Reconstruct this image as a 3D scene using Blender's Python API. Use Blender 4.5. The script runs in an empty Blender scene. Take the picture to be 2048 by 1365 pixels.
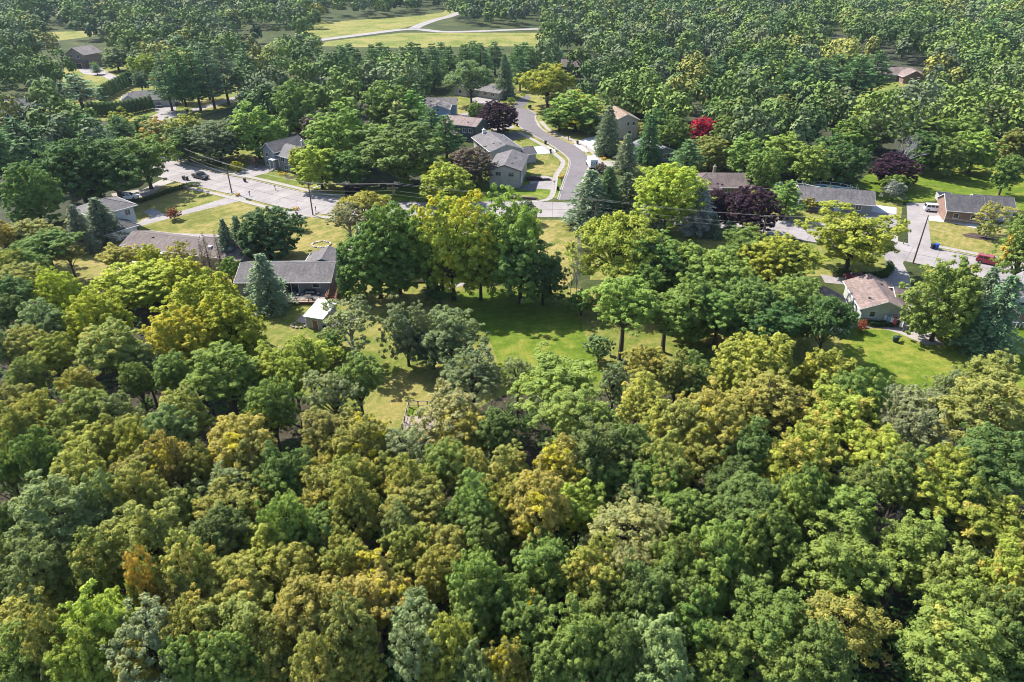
import bpy, bmesh, math, random
import numpy as np
from mathutils import Vector, Matrix

R = math.radians
scene = bpy.context.scene
COL = scene.collection

# ------------------------------------------------------------------ camera
CAM_H, FPX, PITCH = 57.0, 1365.0, R(30.5)
cam_d = bpy.data.cameras.new('drone_camera')
cam_d.sensor_width = 36.0
cam_d.lens = 36.0 * FPX / 2048.0
cam_d.clip_start = 0.5
cam_d.clip_end = 8000
cam = bpy.data.objects.new('drone_camera', cam_d)
cam.location = (0, 0, CAM_H)
cam.rotation_euler = (R(90) - PITCH, 0, 0)
COL.objects.link(cam)
scene.camera = cam

# ------------------------------------------------------------------ light
SUN_EL, SUN_AZ = R(47), R(-52)          # azimuth from +Y (away from the camera), negative = left
world = bpy.data.worlds.new('World')
scene.world = world
world.use_nodes = True
wn = world.node_tree
bg = wn.nodes['Background']
sky = wn.nodes.new('ShaderNodeTexSky')
sky.sky_type = 'NISHITA'
sky.sun_disc = False
sky.sun_elevation = SUN_EL
sky.sun_rotation = SUN_AZ
sky.air_density = 1.0
sky.dust_density = 1.0
wn.links.new(sky.outputs[0], bg.inputs[0])
bg.inputs[1].default_value = 0.115
sun_d = bpy.data.lights.new('sun', 'SUN')
sun_d.energy = 4.6
sun_d.angle = R(0.53)
sun_d.color = (1.0, 0.95, 0.87)
sun = bpy.data.objects.new('sun', sun_d)
sd = Vector((math.sin(SUN_AZ) * math.cos(SUN_EL), math.cos(SUN_AZ) * math.cos(SUN_EL), math.sin(SUN_EL)))
sun.rotation_euler = (-sd).to_track_quat('-Z', 'Y').to_euler()
sun.location = (0, 0, 200)
COL.objects.link(sun)
vs = scene.view_settings
vs.view_transform = 'Standard'
vs.look = 'None'
vs.exposure = 1.40
vs.gamma = 1.0
vs.use_curve_mapping = False
cy = scene.cycles
cy.max_bounces = 6
cy.diffuse_bounces = 3
cy.glossy_bounces = 2
cy.transmission_bounces = 3
cy.transparent_max_bounces = 6
cy.volume_bounces = 0
cy.use_denoising = True
cy.filter_width = 1.0
cy.use_adaptive_sampling = True
cy.adaptive_threshold = 0.01
cy.sample_clamp_indirect = 4.0

# ------------------------------------------------------------------ survey helpers
cP, sP = math.cos(PITCH), math.sin(PITCH)
def W(u, v, z=0.0):
    """survey: where the sight line through the photo point meets the level z"""
    dx = (u - 1024) / FPX; dy = -(v - 682.5) / FPX
    d = (dx, cP + dy * sP, -sP + dy * cP)
    t = (z - CAM_H) / d[2]
    return Vector((d[0] * t, d[1] * t, z))
def depth(x, y, z):
    return y * cP - (z - CAM_H) * sP
def PXL(x, y, z):
    zc = depth(x, y, z); yc = y * sP + (z - CAM_H) * cP
    return 1024 + FPX * x / zc, 682.5 - FPX * yc / zc
def height_at(y, vt):
    k = (682.5 - vt) / FPX
    return CAM_H + y * (k * cP - sP) / (cP + k * sP)

def sstep(a, b, x):
    t = min(1, max(0, (x - a) / (b - a)))
    return t * t * (3 - 2 * t)
def ground_z(x, y):
    hill = 62 * sstep(600, 1150, y - 0.25 * x - 40) * sstep(-60, -330, x)
    hill += 26 * sstep(700, 1300, y) * sstep(60, 420, x)
    return hill

# ------------------------------------------------------------------ materials
MATS = {}
KA = 0.72
def nt(name):
    m = bpy.data.materials.new(name); m.use_nodes = True
    t = m.node_tree
    return m, t, t.nodes['Principled BSDF']
def N(t, kind, **kw):
    n = t.nodes.new(kind)
    for k, v in kw.items():
        if k.startswith('i_'):
            n.inputs[k[2:]].default_value = v
        else:
            setattr(n, k, v)
    return n
def ramp(t, fac, stops):
    r = t.nodes.new('ShaderNodeValToRGB')
    els = r.color_ramp.elements
    while len(els) < len(stops): els.new(0.5)
    for e, (p, c) in zip(els, stops):
        e.position = p; e.color = (*c, 1) if len(c) == 3 else c
    if fac is not None: t.links.new(fac, r.inputs[0])
    return r
def objco(t):
    return t.nodes.new('ShaderNodeTexCoord').outputs['Object']
def noise(t, scale, detail=5, rough=0.6, co=None, dist=0.0):
    n = N(t, 'ShaderNodeTexNoise'); n.inputs['Scale'].default_value = scale
    n.inputs['Detail'].default_value = detail; n.inputs['Roughness'].default_value = rough
    n.inputs['Distortion'].default_value = dist
    t.links.new(co if co is not None else objco(t), n.inputs['Vector'])
    return n
def mixc(t, fac, a, b, mode='MIX'):
    m = N(t, 'ShaderNodeMix', data_type='RGBA', blend_type=mode)
    for s, v in ((0, fac), (6, a), (7, b)):
        if hasattr(v, 'links') or hasattr(v, 'is_linked'): t.links.new(v, m.inputs[s])
        elif s == 0: m.inputs[0].default_value = v
        else: m.inputs[s].default_value = (*v, 1)
    return m.outputs[2]
def bump(t, h, strength, dist, bs):
    b = N(t, 'ShaderNodeBump'); b.inputs['Strength'].default_value = strength
    b.inputs['Distance'].default_value = dist
    t.links.new(h, b.inputs['Height']); t.links.new(b.outputs[0], bs.inputs['Normal'])

def mat_plain(name, c, rough=0.7, var=0.25, scale=1.5, metal=0.0, spec=0.3):
    if name in MATS: return MATS[name]
    c = tuple(x * KA for x in c)
    m, t, b = nt(name)
    n = noise(t, scale, 6, 0.65)
    lo = tuple(x * (1 - var) for x in c); hi = tuple(min(1, x * (1 + var)) for x in c)
    r = ramp(t, n.outputs[0], [(0.3, lo), (0.7, hi)])
    t.links.new(r.outputs[0], b.inputs['Base Color'])
    b.inputs['Roughness'].default_value = rough
    b.inputs['Metallic'].default_value = metal
    b.inputs['Specular IOR Level'].default_value = spec
    MATS[name] = m
    return m

def mat_siding(name, c, pitch=0.16):
    c = tuple(x * KA for x in c)
    m, t, b = nt(name)
    co = objco(t)
    sep = N(t, 'ShaderNodeSeparateXYZ'); t.links.new(co, sep.inputs[0])
    ml = N(t, 'ShaderNodeMath', operation='DIVIDE'); t.links.new(sep.outputs[2], ml.inputs[0]); ml.inputs[1].default_value = pitch
    fr = N(t, 'ShaderNodeMath', operation='FRACT'); t.links.new(ml.outputs[0], fr.inputs[0])
    rp = ramp(t, fr.outputs[0], [(0.0, (0.6, 0.6, 0.6)), (0.12, (1, 1, 1)), (1.0, (0.95, 0.95, 0.95))])
    n = noise(t, 0.9, 6, 0.7, co)
    wv = ramp(t, n.outputs[0], [(0.3, tuple(x * 0.82 for x in c)), (0.7, tuple(min(1, x * 1.08) for x in c))])
    t.links.new(mixc(t, 0.6, wv.outputs[0], rp.outputs[0], 'MULTIPLY'), b.inputs['Base Color'])
    b.inputs['Roughness'].default_value = 0.65
    bump(t, fr.outputs[0], 0.4, 0.02, b)
    MATS[name] = m
    return m

def mat_roof(name, c, var=0.3):
    c = tuple(x * KA for x in c)
    m, t, b = nt(name)
    co = objco(t)
    br = N(t, 'ShaderNodeTexBrick'); br.inputs['Scale'].default_value = 1.0
    br.inputs['Brick Width'].default_value = 0.35; br.inputs['Row Height'].default_value = 0.16
    br.inputs['Mortar Size'].default_value = 0.012
    br.inputs['Color1'].default_value = (*[x * (1 - var) for x in c], 1)
    br.inputs['Color2'].default_value = (*[x * (1 + var) for x in c], 1)
    br.inputs['Mortar'].default_value = (*[x * 0.5 for x in c], 1)
    t.links.new(co, br.inputs['Vector'])
    mp = N(t, 'ShaderNodeMapping'); mp.inputs['Scale'].default_value = (1.3, 0.25, 0.25)
    t.links.new(co, mp.inputs[0])
    n1 = noise(t, 1.2, 7, 0.7, mp.outputs[0])                      # streaks down the slope
    n2 = noise(t, 0.35, 4, 0.6, co)
    w = ramp(t, n1.outputs[0], [(0.32, (0.62, 0.6, 0.62)), (0.66, (1.18, 1.15, 1.12))])
    w2 = ramp(t, n2.outputs[0], [(0.35, (0.8, 0.8, 0.8)), (0.65, (1.1, 1.1, 1.1))])
    c1 = mixc(t, 1.0, br.outputs[0], w.outputs[0], 'MULTIPLY')
    t.links.new(mixc(t, 1.0, c1, w2.outputs[0], 'MULTIPLY'), b.inputs['Base Color'])
    b.inputs['Roughness'].default_value = 0.85
    bump(t, br.outputs['Fac'], 0.4, -0.02, b)
    MATS[name] = m
    return m

def mat_concrete(name, c, joint=None, stain=0.25, crack=True):
    c = tuple(x * KA for x in c)
    m, t, b = nt(name)
    co = objco(t)
    n1 = noise(t, 0.18, 8, 0.65, co); n2 = noise(t, 3.0, 4, 0.7, co); n3 = noise(t, 0.6, 6, 0.7, co, 1.5)
    a = ramp(t, n1.outputs[0], [(0.3, tuple(x * (1 - stain) for x in c)), (0.65, tuple(min(1, x * 1.06) for x in c))])
    f = ramp(t, n2.outputs[0], [(0.3, (0.86, 0.85, 0.84)), (0.7, (1.06, 1.06, 1.06))])
    s = ramp(t, n3.outputs[0], [(0.28, (0.8, 0.78, 0.75)), (0.42, (1, 1, 1))])
    col = mixc(t, 1.0, mixc(t, 1.0, a.outputs[0], f.outputs[0], 'MULTIPLY'), s.outputs[0], 'MULTIPLY')
    if crack:
        vo = N(t, 'ShaderNodeTexVoronoi', feature='DISTANCE_TO_EDGE'); vo.inputs['Scale'].default_value = 0.16
        dn = noise(t, 0.5, 5, 0.7, co)
        ad = N(t, 'ShaderNodeMix', data_type='VECTOR'); ad.inputs[0].default_value = 0.6
        t.links.new(co, ad.inputs[4]); t.links.new(dn.outputs[1], ad.inputs[5])
        mp = N(t, 'ShaderNodeVectorMath', operation='ADD'); t.links.new(co, mp.inputs[0])
        sc = N(t, 'ShaderNodeVectorMath', operation='SCALE'); t.links.new(dn.outputs[1], sc.inputs[0]); sc.inputs['Scale'].default_value = 4.0
        t.links.new(sc.outputs[0], mp.inputs[1]); t.links.new(mp.outputs[0], vo.inputs['Vector'])
        cr = ramp(t, vo.outputs[0], [(0.0, (0.55, 0.53, 0.5)), (0.012, (1, 1, 1))])
        col = mixc(t, 0.8, col, cr.outputs[0], 'MULTIPLY')
    t.links.new(col, b.inputs['Base Color'])
    b.inputs['Roughness'].default_value = 0.9
    b.inputs['Specular IOR Level'].default_value = 0.2
    bump(t, n2.outputs[0], 0.2, 0.02, b)
    MATS[name] = m
    return m

def mat_grass(name, c_green, c_dry, dry=0.5, mow=None, mow_amt=0.25):
    """mown grass; clumps, dry patches and mower passes are colours the turf really has"""
    m, t, b = nt(name)
    co = objco(t)
    n1 = noise(t, 0.05, 7, 0.6, co, 0.6); n2 = noise(t, 0.45, 7, 0.7, co); n3 = noise(t, 4.5, 4, 0.8, co)
    fac = N(t, 'ShaderNodeMix', data_type='FLOAT'); fac.inputs[0].default_value = 0.5
    t.links.new(n1.outputs[0], fac.inputs[2]); t.links.new(n2.outputs[0], fac.inputs[3])
    lo, hi = 0.62 - 0.25 * dry, 0.72 - 0.22 * dry
    a = ramp(t, fac.outputs[0], [(lo - 0.12, tuple(x * 0.78 for x in c_green)), (lo - 0.03, c_green), (hi - 0.04, c_dry), (hi + 0.08, tuple(x * k for x, k in zip(c_dry, (1.12, 0.98, 1.05))))])
    n4 = noise(t, 1.6, 5, 0.75, co, 0.8)
    f3 = ramp(t, n3.outputs[0], [(0.25, (0.45, 0.47, 0.45)), (0.72, (1.45, 1.43, 1.4))])
    f4 = ramp(t, n4.outputs[0], [(0.3, (0.78, 0.84, 0.75)), (0.7, (1.22, 1.14, 1.15))])
    f = N(t, 'ShaderNodeMix', data_type='RGBA', blend_type='MULTIPLY'); f.inputs[0].default_value = 1.0
    t.links.new(f3.outputs[0], f.inputs[6]); t.links.new(f4.outputs[0], f.inputs[7])
    col = mixc(t, 1.0, a.outputs[0], f.outputs[2], 'MULTIPLY')
    if mow is not None:
        mp = N(t, 'ShaderNodeMapping'); mp.inputs['Rotation'].default_value = (0, 0, R(mow[0]))
        t.links.new(co, mp.inputs[0])
        wv = N(t, 'ShaderNodeTexWave', wave_type='BANDS', bands_direction='X')
        wv.inputs['Scale'].default_value = mow[1]; wv.inputs['Distortion'].default_value = 5.0
        wv.inputs['Detail'].default_value = 3; wv.inputs['Detail Scale'].default_value = 1.2
        t.links.new(mp.outputs[0], wv.inputs['Vector'])
        wr = ramp(t, wv.outputs[0], [(0.2, (1 - mow_amt,) * 3), (0.8, (1 + mow_amt * 0.6,) * 3)])
        col = mixc(t, 1.0, col, wr.outputs[0], 'MULTIPLY')
    t.links.new(col, b.inputs['Base Color'])
    b.inputs['Roughness'].default_value = 0.95
    b.inputs['Specular IOR Level'].default_value = 0.1
    bump(t, n3.outputs[0], 1.0, 0.12, b)
    MATS[name] = m
    return m

def mat_leaf(name, trans=0.30):
    """crown colour comes from the tree (object colour); each clump varies, some have turned"""
    m, t, b = nt(name)
    oi = N(t, 'ShaderNodeObjectInfo')
    tone = N(t, 'ShaderNodeAttribute', attribute_name='tone')
    turn = N(t, 'ShaderNodeAttribute', attribute_name='turn')
    aut = N(t, 'ShaderNodeAttribute', attribute_type='OBJECT', attribute_name='autumn')
    autc = N(t, 'ShaderNodeAttribute', attribute_type='OBJECT', attribute_name='autumn_colour')
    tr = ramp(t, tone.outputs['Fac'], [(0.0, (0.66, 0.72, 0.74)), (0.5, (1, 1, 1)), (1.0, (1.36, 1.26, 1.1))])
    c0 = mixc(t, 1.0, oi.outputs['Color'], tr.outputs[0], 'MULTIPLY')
    lt = N(t, 'ShaderNodeMath', operation='LESS_THAN'); t.links.new(turn.outputs['Fac'], lt.inputs[0]); t.links.new(aut.outputs['Fac'], lt.inputs[1])
    ac = mixc(t, 1.0, autc.outputs['Color'], tr.outputs[0], 'MULTIPLY')
    ml = N(t, 'ShaderNodeMath', operation='MULTIPLY'); t.links.new(lt.outputs[0], ml.inputs[0]); ml.inputs[1].default_value = 0.85
    col = mixc(t, ml.outputs[0], c0, ac)
    t.links.new(col, b.inputs['Base Color'])
    b.inputs['Roughness'].default_value = 0.7
    b.inputs['Specular IOR Level'].default_value = 0.12
    tl = N(t, 'ShaderNodeBsdfTranslucent')
    tc = mixc(t, 1.0, col, (1.25, 1.25, 0.55), 'MULTIPLY'); t.links.new(tc, tl.inputs[0])
    mx = N(t, 'ShaderNodeMixShader'); mx.inputs[0].default_value = trans
    t.links.new(b.outputs[0], mx.inputs[1]); t.links.new(tl.outputs[0], mx.inputs[2])
    t.links.new(mx.outputs[0], t.nodes['Material Output'].inputs[0])
    MATS[name] = m
    return m

def mat_brick(name, c1, c2):
    m, t, b = nt(name)
    br = N(t, 'ShaderNodeTexBrick'); br.inputs['Scale'].default_value = 1.0
    br.inputs['Brick Width'].default_value = 0.24; br.inputs['Row Height'].default_value = 0.08; br.inputs['Mortar Size'].default_value = 0.008
    br.inputs['Color1'].default_value = (*c1, 1); br.inputs['Color2'].default_value = (*c2, 1); br.inputs['Mortar'].default_value = (0.3, 0.27, 0.24, 1)
    mp = N(t, 'ShaderNodeMapping'); mp.inputs['Rotation'].default_value = (R(90), 0, 0)
    t.links.new(objco(t), mp.inputs[0]); t.links.new(mp.outputs[0], br.inputs[0])
    n = noise(t, 1.2, 6, 0.7)
    w = ramp(t, n.outputs[0], [(0.3, (0.7, 0.68, 0.66)), (0.7, (1.15, 1.15, 1.15))])
    t.links.new(mixc(t, 1.0, br.outputs[0], w.outputs[0], 'MULTIPLY'), b.inputs['Base Color'])
    b.inputs['Roughness'].default_value = 0.85
    bump(t, br.outputs['Fac'], 0.5, -0.01, b)
    MATS[name] = m
    return m

def mat_glass(name, c=(0.02, 0.025, 0.03)):
    m, t, b = nt(name)
    b.inputs['Base Color'].default_value = (*c, 1); b.inputs['Roughness'].default_value = 0.05
    b.inputs['Specular IOR Level'].default_value = 0.8
    MATS[name] = m
    return m
def mat_gloss(name, c, coat=0.6, rough=0.3, metal=0.0):
    m, t, b = nt(name)
    n = noise(t, 2.0, 4, 0.6)
    r = ramp(t, n.outputs[0], [(0.3, tuple(x * 0.9 for x in c)), (0.7, c)])
    t.links.new(r.outputs[0], b.inputs['Base Color']); b.inputs['Roughness'].default_value = rough
    b.inputs['Metallic'].default_value = metal; b.inputs['Coat Weight'].default_value = coat; b.inputs['Coat Roughness'].default_value = 0.08
    MATS[name] = m
    return m

LEAF = mat_leaf('leaf_material', 0.36)
NEEDLE = mat_leaf('needle_material', 0.12)
BARK = mat_plain('bark', (0.085, 0.065, 0.05), 0.95, 0.45, 4.0)
BARK_GREY = mat_plain('bark_grey', (0.36, 0.33, 0.30), 0.95, 0.3, 4.0)
GRASS = mat_grass('meadow_grass', (0.042, 0.056, 0.018), (0.085, 0.09, 0.035), 0.25)
LAWN_DRY = mat_grass('dry_lawn_grass', (0.125, 0.135, 0.030), (0.24, 0.20, 0.075), 0.55, (35, 0.22), 0.07)
LAWN_GREEN = mat_grass('lush_lawn_grass', (0.085, 0.135, 0.013), (0.18, 0.19, 0.035), 0.40, (80, 0.2), 0.06)
LAWN_MID = mat_grass('mid_lawn_grass', (0.105, 0.135, 0.024), (0.21, 0.19, 0.062), 0.58, (20, 0.25), 0.06)
WOODFLOOR = mat_plain('wood_floor', (0.045, 0.052, 0.024), 1.0, 0.5, 0.4)
LITTER = mat_plain('forest_litter', (0.05, 0.042, 0.025), 1.0, 0.5, 0.8)
CONC = mat_concrete('road_concrete', (0.350, 0.320, 0.315))
CONC_NEW = mat_concrete('new_concrete', (0.58, 0.565, 0.55), stain=0.08, crack=False)
WALK = mat_concrete('walk_concrete', (0.39, 0.355, 0.325), crack=False)
ASPH = mat_concrete('street_asphalt', (0.192, 0.172, 0.180), stain=0.14)
ASPH_D = mat_concrete('drive_asphalt', (0.16, 0.15, 0.155), stain=0.2)
MULCH = mat_plain('mulch', (0.07, 0.045, 0.038), 1.0, 0.5, 5.0)
GRAVEL = mat_plain('gravel', (0.34, 0.28, 0.24), 1.0, 0.4, 6.0)
WHITE = mat_plain('white_trim', (0.74, 0.73, 0.71), 0.55, 0.06, 2.0)
GREYTRIM = mat_plain('grey_trim', (0.42, 0.41, 0.40), 0.55, 0.08, 2.0)
DARKTRIM = mat_plain('dark_trim', (0.06, 0.05, 0.045), 0.6, 0.2, 2.0)
GLASS = mat_glass('window_glass')
REDWOOD = mat_plain('deck_wood', (0.33, 0.15, 0.085), 0.8, 0.3, 3.0)
GREYWOOD = mat_plain('weathered_wood', (0.32, 0.27, 0.23), 0.9, 0.35, 4.0)
POLEWOOD = mat_plain('pole_wood', (0.17, 0.125, 0.09), 0.9, 0.3, 3.0)
METAL = mat_plain('grey_metal', (0.45, 0.45, 0.46), 0.45, 0.1, 2.0, 0.7)
WHITEMETAL = mat_plain('white_metal', (0.80, 0.80, 0.79), 0.4, 0.05, 2.0)
BLACK = mat_plain('black_plastic', (0.025, 0.025, 0.027), 0.5, 0.2, 2.0)
TYRE = mat_plain('tyre_rubber', (0.018, 0.018, 0.018), 0.85, 0.2, 6.0)
BLUE = mat_plain('blue_plastic', (0.02, 0.09, 0.42), 0.45, 0.1, 2.0)
YELLOWBIT = mat_plain('yellow_flower', (0.75, 0.45, 0.02), 0.8, 0.3, 6.0)
WATER = mat_gloss('pool_water', (0.10, 0.45, 0.62), 0.8, 0.1)

# ------------------------------------------------------------------ mesh helpers
class MB:
    def __init__(s): s.v = []; s.f = []
    def quad(s, pts):
        n = len(s.v); s.v += [tuple(p) for p in pts]; s.f.append(tuple(range(n, n + len(pts)))); return s
    def box(s, x0, x1, y0, y1, z0, z1):
        n = len(s.v)
        s.v += [(x0, y0, z0), (x1, y0, z0), (x1, y1, z0), (x0, y1, z0), (x0, y0, z1), (x1, y0, z1), (x1, y1, z1), (x0, y1, z1)]
        s.f += [(n, n+3, n+2, n+1), (n+4, n+5, n+6, n+7), (n, n+1, n+5, n+4), (n+1, n+2, n+6, n+5), (n+2, n+3, n+7, n+6), (n+3, n, n+4, n+7)]
        return s
    def prism(s, poly, axis, a, b):
        """polygon in the two other axes, extruded along axis from a to b"""
        n = len(s.v); k = len(poly)
        def P(p, t):
            if axis == 'x': return (t, p[0], p[1])
            if axis == 'y': return (p[0], t, p[1])
            return (p[0], p[1], t)
        s.v += [P(p, a) for p in poly] + [P(p, b) for p in poly]
        s.f += [tuple(range(n, n + k))[::-1], tuple(range(n + k, n + 2 * k))]
        for i in range(k):
            j = (i + 1) % k
            s.f.append((n + i, n + j, n + k + j, n + k + i))
        return s
    def tube(s, pts, rad, sides=6, cap=True):
        pts = [Vector(p) for p in pts]
        if not hasattr(rad, '__len__'): rad = [rad] * len(pts)
        n = len(s.v)
        for i, p in enumerate(pts):
            d = (pts[min(i + 1, len(pts) - 1)] - pts[max(i - 1, 0)])
            d = d.normalized() if d.length > 1e-6 else Vector((0, 0, 1))
            a = d.cross(Vector((0.31, 0.2, 0.93)) if abs(d.z) < 0.95 else Vector((1, 0, 0))).normalized(); b = d.cross(a)
            for k in range(sides):
                t = 2 * math.pi * k / sides
                s.v.append(tuple(p + (a * math.cos(t) + b * math.sin(t)) * rad[i]))
        for i in range(len(pts) - 1):
            for k in range(sides):
                j = (k + 1) % sides
                s.f.append((n + i*sides + k, n + i*sides + j, n + (i+1)*sides + j, n + (i+1)*sides + k))
        if cap:
            s.f.append(tuple(n + k for k in range(sides))[::-1]); m = n + (len(pts) - 1) * sides
            s.f.append(tuple(m + k for k in range(sides)))
        return s
    def lathe(s, prof, cx=0, cy=0, sides=12):
        n = len(s.v)
        for r, z in prof:
            for k in range(sides):
                t = 2 * math.pi * k / sides
                s.v.append((cx + r * math.cos(t), cy + r * math.sin(t), z))
        for i in range(len(prof) - 1):
            for k in range(sides):
                j = (k + 1) % sides
                s.f.append((n + i*sides + k, n + i*sides + j, n + (i+1)*sides + j, n + (i+1)*sides + k))
        s.f.append(tuple(n + k for k in range(sides))[::-1]); m = n + (len(prof) - 1) * sides
        s.f.append(tuple(m + k for k in range(sides)))
        return s
    def mesh(s, name, mat):
        me = bpy.data.meshes.new(name); me.from_pydata(s.v, [], s.f); me.update()
        if mat: me.materials.append(mat)
        return me
    def build(s, name, mat, parent=None, loc=None, rz=None, bevel=0):
        me = s.mesh(name, mat)
        o = bpy.data.objects.new(name, me); COL.objects.link(o)
        if parent: o.parent = parent
        if loc is not None: o.location = loc
        if rz is not None: o.rotation_euler = (0, 0, rz)
        if bevel:
            bm = bmesh.new(); bm.from_mesh(me)
            bmesh.ops.bevel(bm, geom=bm.edges[:], offset=bevel, segments=2, affect='EDGES', clamp_overlap=True)
            bm.to_mesh(me); bm.free(); me.update()
        return o

def empty(name, loc, rz=0.0, label=None, cat=None, group=None):
    o = bpy.data.objects.new(name, None); COL.objects.link(o)
    o.empty_display_size = 0.5
    o.location = loc; o.rotation_euler = (0, 0, rz)
    if label: o['label'] = label
    if cat: o['category'] = cat
    if group: o['group'] = group
    return o
def tag(o, label, cat, group=None):
    o['label'] = label; o['category'] = cat
    if group: o['group'] = group
    return o
def struct(o): o['kind'] = 'structure'; return o
def copy_tree(o, parent=None):
    c = o.copy(); COL.objects.link(c)
    if parent: c.parent = parent
    for ch in list(o.children): copy_tree(ch, c)
    return c

def np_mesh(name, V, F, mat, face_attrs=None, smooth=False):
    me = bpy.data.meshes.new(name)
    k = F.shape[1]
    me.vertices.add(len(V)); me.vertices.foreach_set('co', np.ascontiguousarray(V, dtype=np.float32).ravel())
    me.loops.add(F.size); me.loops.foreach_set('vertex_index', np.ascontiguousarray(F, dtype=np.int32).ravel())
    me.polygons.add(len(F)); me.polygons.foreach_set('loop_start', np.arange(0, F.size, k, dtype=np.int32))
    me.update(calc_edges=True)
    for a, vals in (face_attrs or {}).items():
        at = me.attributes.new(a, 'FLOAT', 'FACE'); at.data.foreach_set('value', np.ascontiguousarray(vals, dtype=np.float32))
    me.materials.append(mat)
    return me
# ------------------------------------------------------------------ tree prototypes
def unit(a): return a / np.maximum(np.linalg.norm(a, axis=-1, keepdims=True), 1e-6)
def leaf_quads(rng, C, Nn, a, b):
    n = len(C)
    r = unit(rng.normal(size=(n, 3)))
    T = unit(np.cross(Nn, r)); B = np.cross(Nn, T)
    a = (a * rng.uniform(0.7, 1.3, n))[:, None]; b = (b * rng.uniform(0.7, 1.3, n))[:, None]
    fold = Nn * (0.25 * a)
    V = np.stack([C - T * a, C + B * b + fold * 0.4, C + T * a, C - B * b + fold * 0.4], 1).reshape(-1, 3)
    F = np.arange(4 * n).reshape(-1, 4)
    return V, F

PROTO = {}
def add_proto(kind, name, H, Rr, crown_me, trunk_me):
    PROTO.setdefault(kind, []).append(dict(name=name, H=H, R=Rr, crown=crown_me, trunk=trunk_me))

def broad(kind, seed, H, Rr, cb, lobes, clumps, leaves, leaf, low=-0.35, squash=1.0, spread=0.62, inner=0.12, bark=None, lobe_r=(0.34, 0.5), ragged=0.12, csz=1.0):
    rng = np.random.default_rng(seed)
    CH = H * (1 - cb); cz = H * cb + CH * 0.5
    ell = np.array([Rr, Rr, CH * 0.5])
    ga = math.pi * (3 - math.sqrt(5))
    LC, LD, LR = [], [], []
    for i in range(lobes):
        z = 1 - (i + 0.5) / lobes * (1 - low)
        t = ga * i + rng.uniform(-0.5, 0.5); q = math.sqrt(max(0, 1 - z * z))
        d = unit(np.array([q * math.cos(t), q * math.sin(t), z]) + rng.normal(size=3) * 0.16)
        s = spread * rng.uniform(1 - ragged * 2, 1 + ragged)
        LC.append(d * ell * s + np.array([0, 0, cz])); LD.append(d); LR.append(Rr * rng.uniform(*lobe_r))
    P, NN, TO, TU = [], [], [], []
    clump_c = []
    for c, d, lr in zip(LC, LD, LR):
        lt = rng.uniform(); lturn = rng.uniform()
        for k in range(clumps):
            e = unit(rng.normal(size=3) + d * 0.75 + np.array([0, 0, 0.35 if d[2] > 0 else -0.1]))
            cc = c + e * lr * rng.uniform(0.62, 1.22) * np.array([1, 1, 0.82 * squash])
            cr = Rr * rng.uniform(0.055, 0.13) * csz
            n = int(leaves * rng.uniform(0.6, 1.4))
            g = unit(rng.normal(size=(n, 3))) * (rng.uniform(size=(n, 1)) ** 0.45)
            g[:, 2] *= 0.62
            P.append(cc + g * cr)
            NN.append(unit(0.5 * unit(g) + np.array([0, 0, 0.65]) + 0.25 * e + 0.45 * rng.normal(size=(n, 3))))
            ct = 0.35 * lt + 0.45 * rng.uniform()
            TO.append(np.clip(ct + rng.uniform(-0.1, 0.3, n), 0, 1))
            TU.append(np.full(n, 0.6 * lturn + 0.4 * rng.uniform()) + rng.uniform(-0.05, 0.05, n))
            clump_c.append((cc, c))
    ni = int(lobes * clumps * leaves * inner)
    g = unit(rng.normal(size=(ni, 3))) * (rng.uniform(size=(ni, 1)) ** 0.4) * 0.72
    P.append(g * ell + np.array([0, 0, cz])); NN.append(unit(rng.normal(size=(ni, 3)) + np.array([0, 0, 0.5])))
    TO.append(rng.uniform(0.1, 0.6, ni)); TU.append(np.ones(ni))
    P = np.concatenate(P); NN = np.concatenate(NN)
    V, F = leaf_quads(rng, P, NN, leaf, leaf * 0.62)
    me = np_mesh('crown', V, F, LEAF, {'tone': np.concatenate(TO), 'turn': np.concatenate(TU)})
    mb = MB(); tr = H * 0.018 + Rr * 0.012
    top = H * (cb + (1 - cb) * 0.55)
    bend = rng.normal(size=2) * 0.25
    tp = [(bend[0] * s * s, bend[1] * s * s, top * s) for s in (-0.03, 0.06, 0.3, 0.6, 1.0)]
    mb.tube(tp, [tr * 1.5, tr * 1.1, tr * 0.9, tr * 0.65, tr * 0.3], 7)
    for c, lr in zip(LC, LR):
        s0 = min(0.92, max(0.32, (c[2] - CH * 0.28) / top * rng.uniform(0.8, 1.0)))
        p0 = Vector((bend[0] * s0 * s0, bend[1] * s0 * s0, top * s0)); p2 = Vector(c)
        p1 = p0.lerp(p2, 0.5) + Vector((rng.normal() * 0.2, rng.normal() * 0.2, 0.04 * H))
        mb.tube([p0, p1, p2], [tr * 0.5, tr * 0.3, tr * 0.1], 5, False)
    idx = rng.permutation(len(clump_c))[:60]
    for i in idx:
        cc, c = clump_c[i]
        m = (cc + c) / 2 + rng.normal(size=3) * 0.15
        mb.tube([c, m, cc], [tr * 0.14, tr * 0.09, tr * 0.03], 3, False)
    add_proto(kind, 'broadleaf_tree', H, Rr, me, mb.mesh('trunk', bark or BARK))

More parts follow.
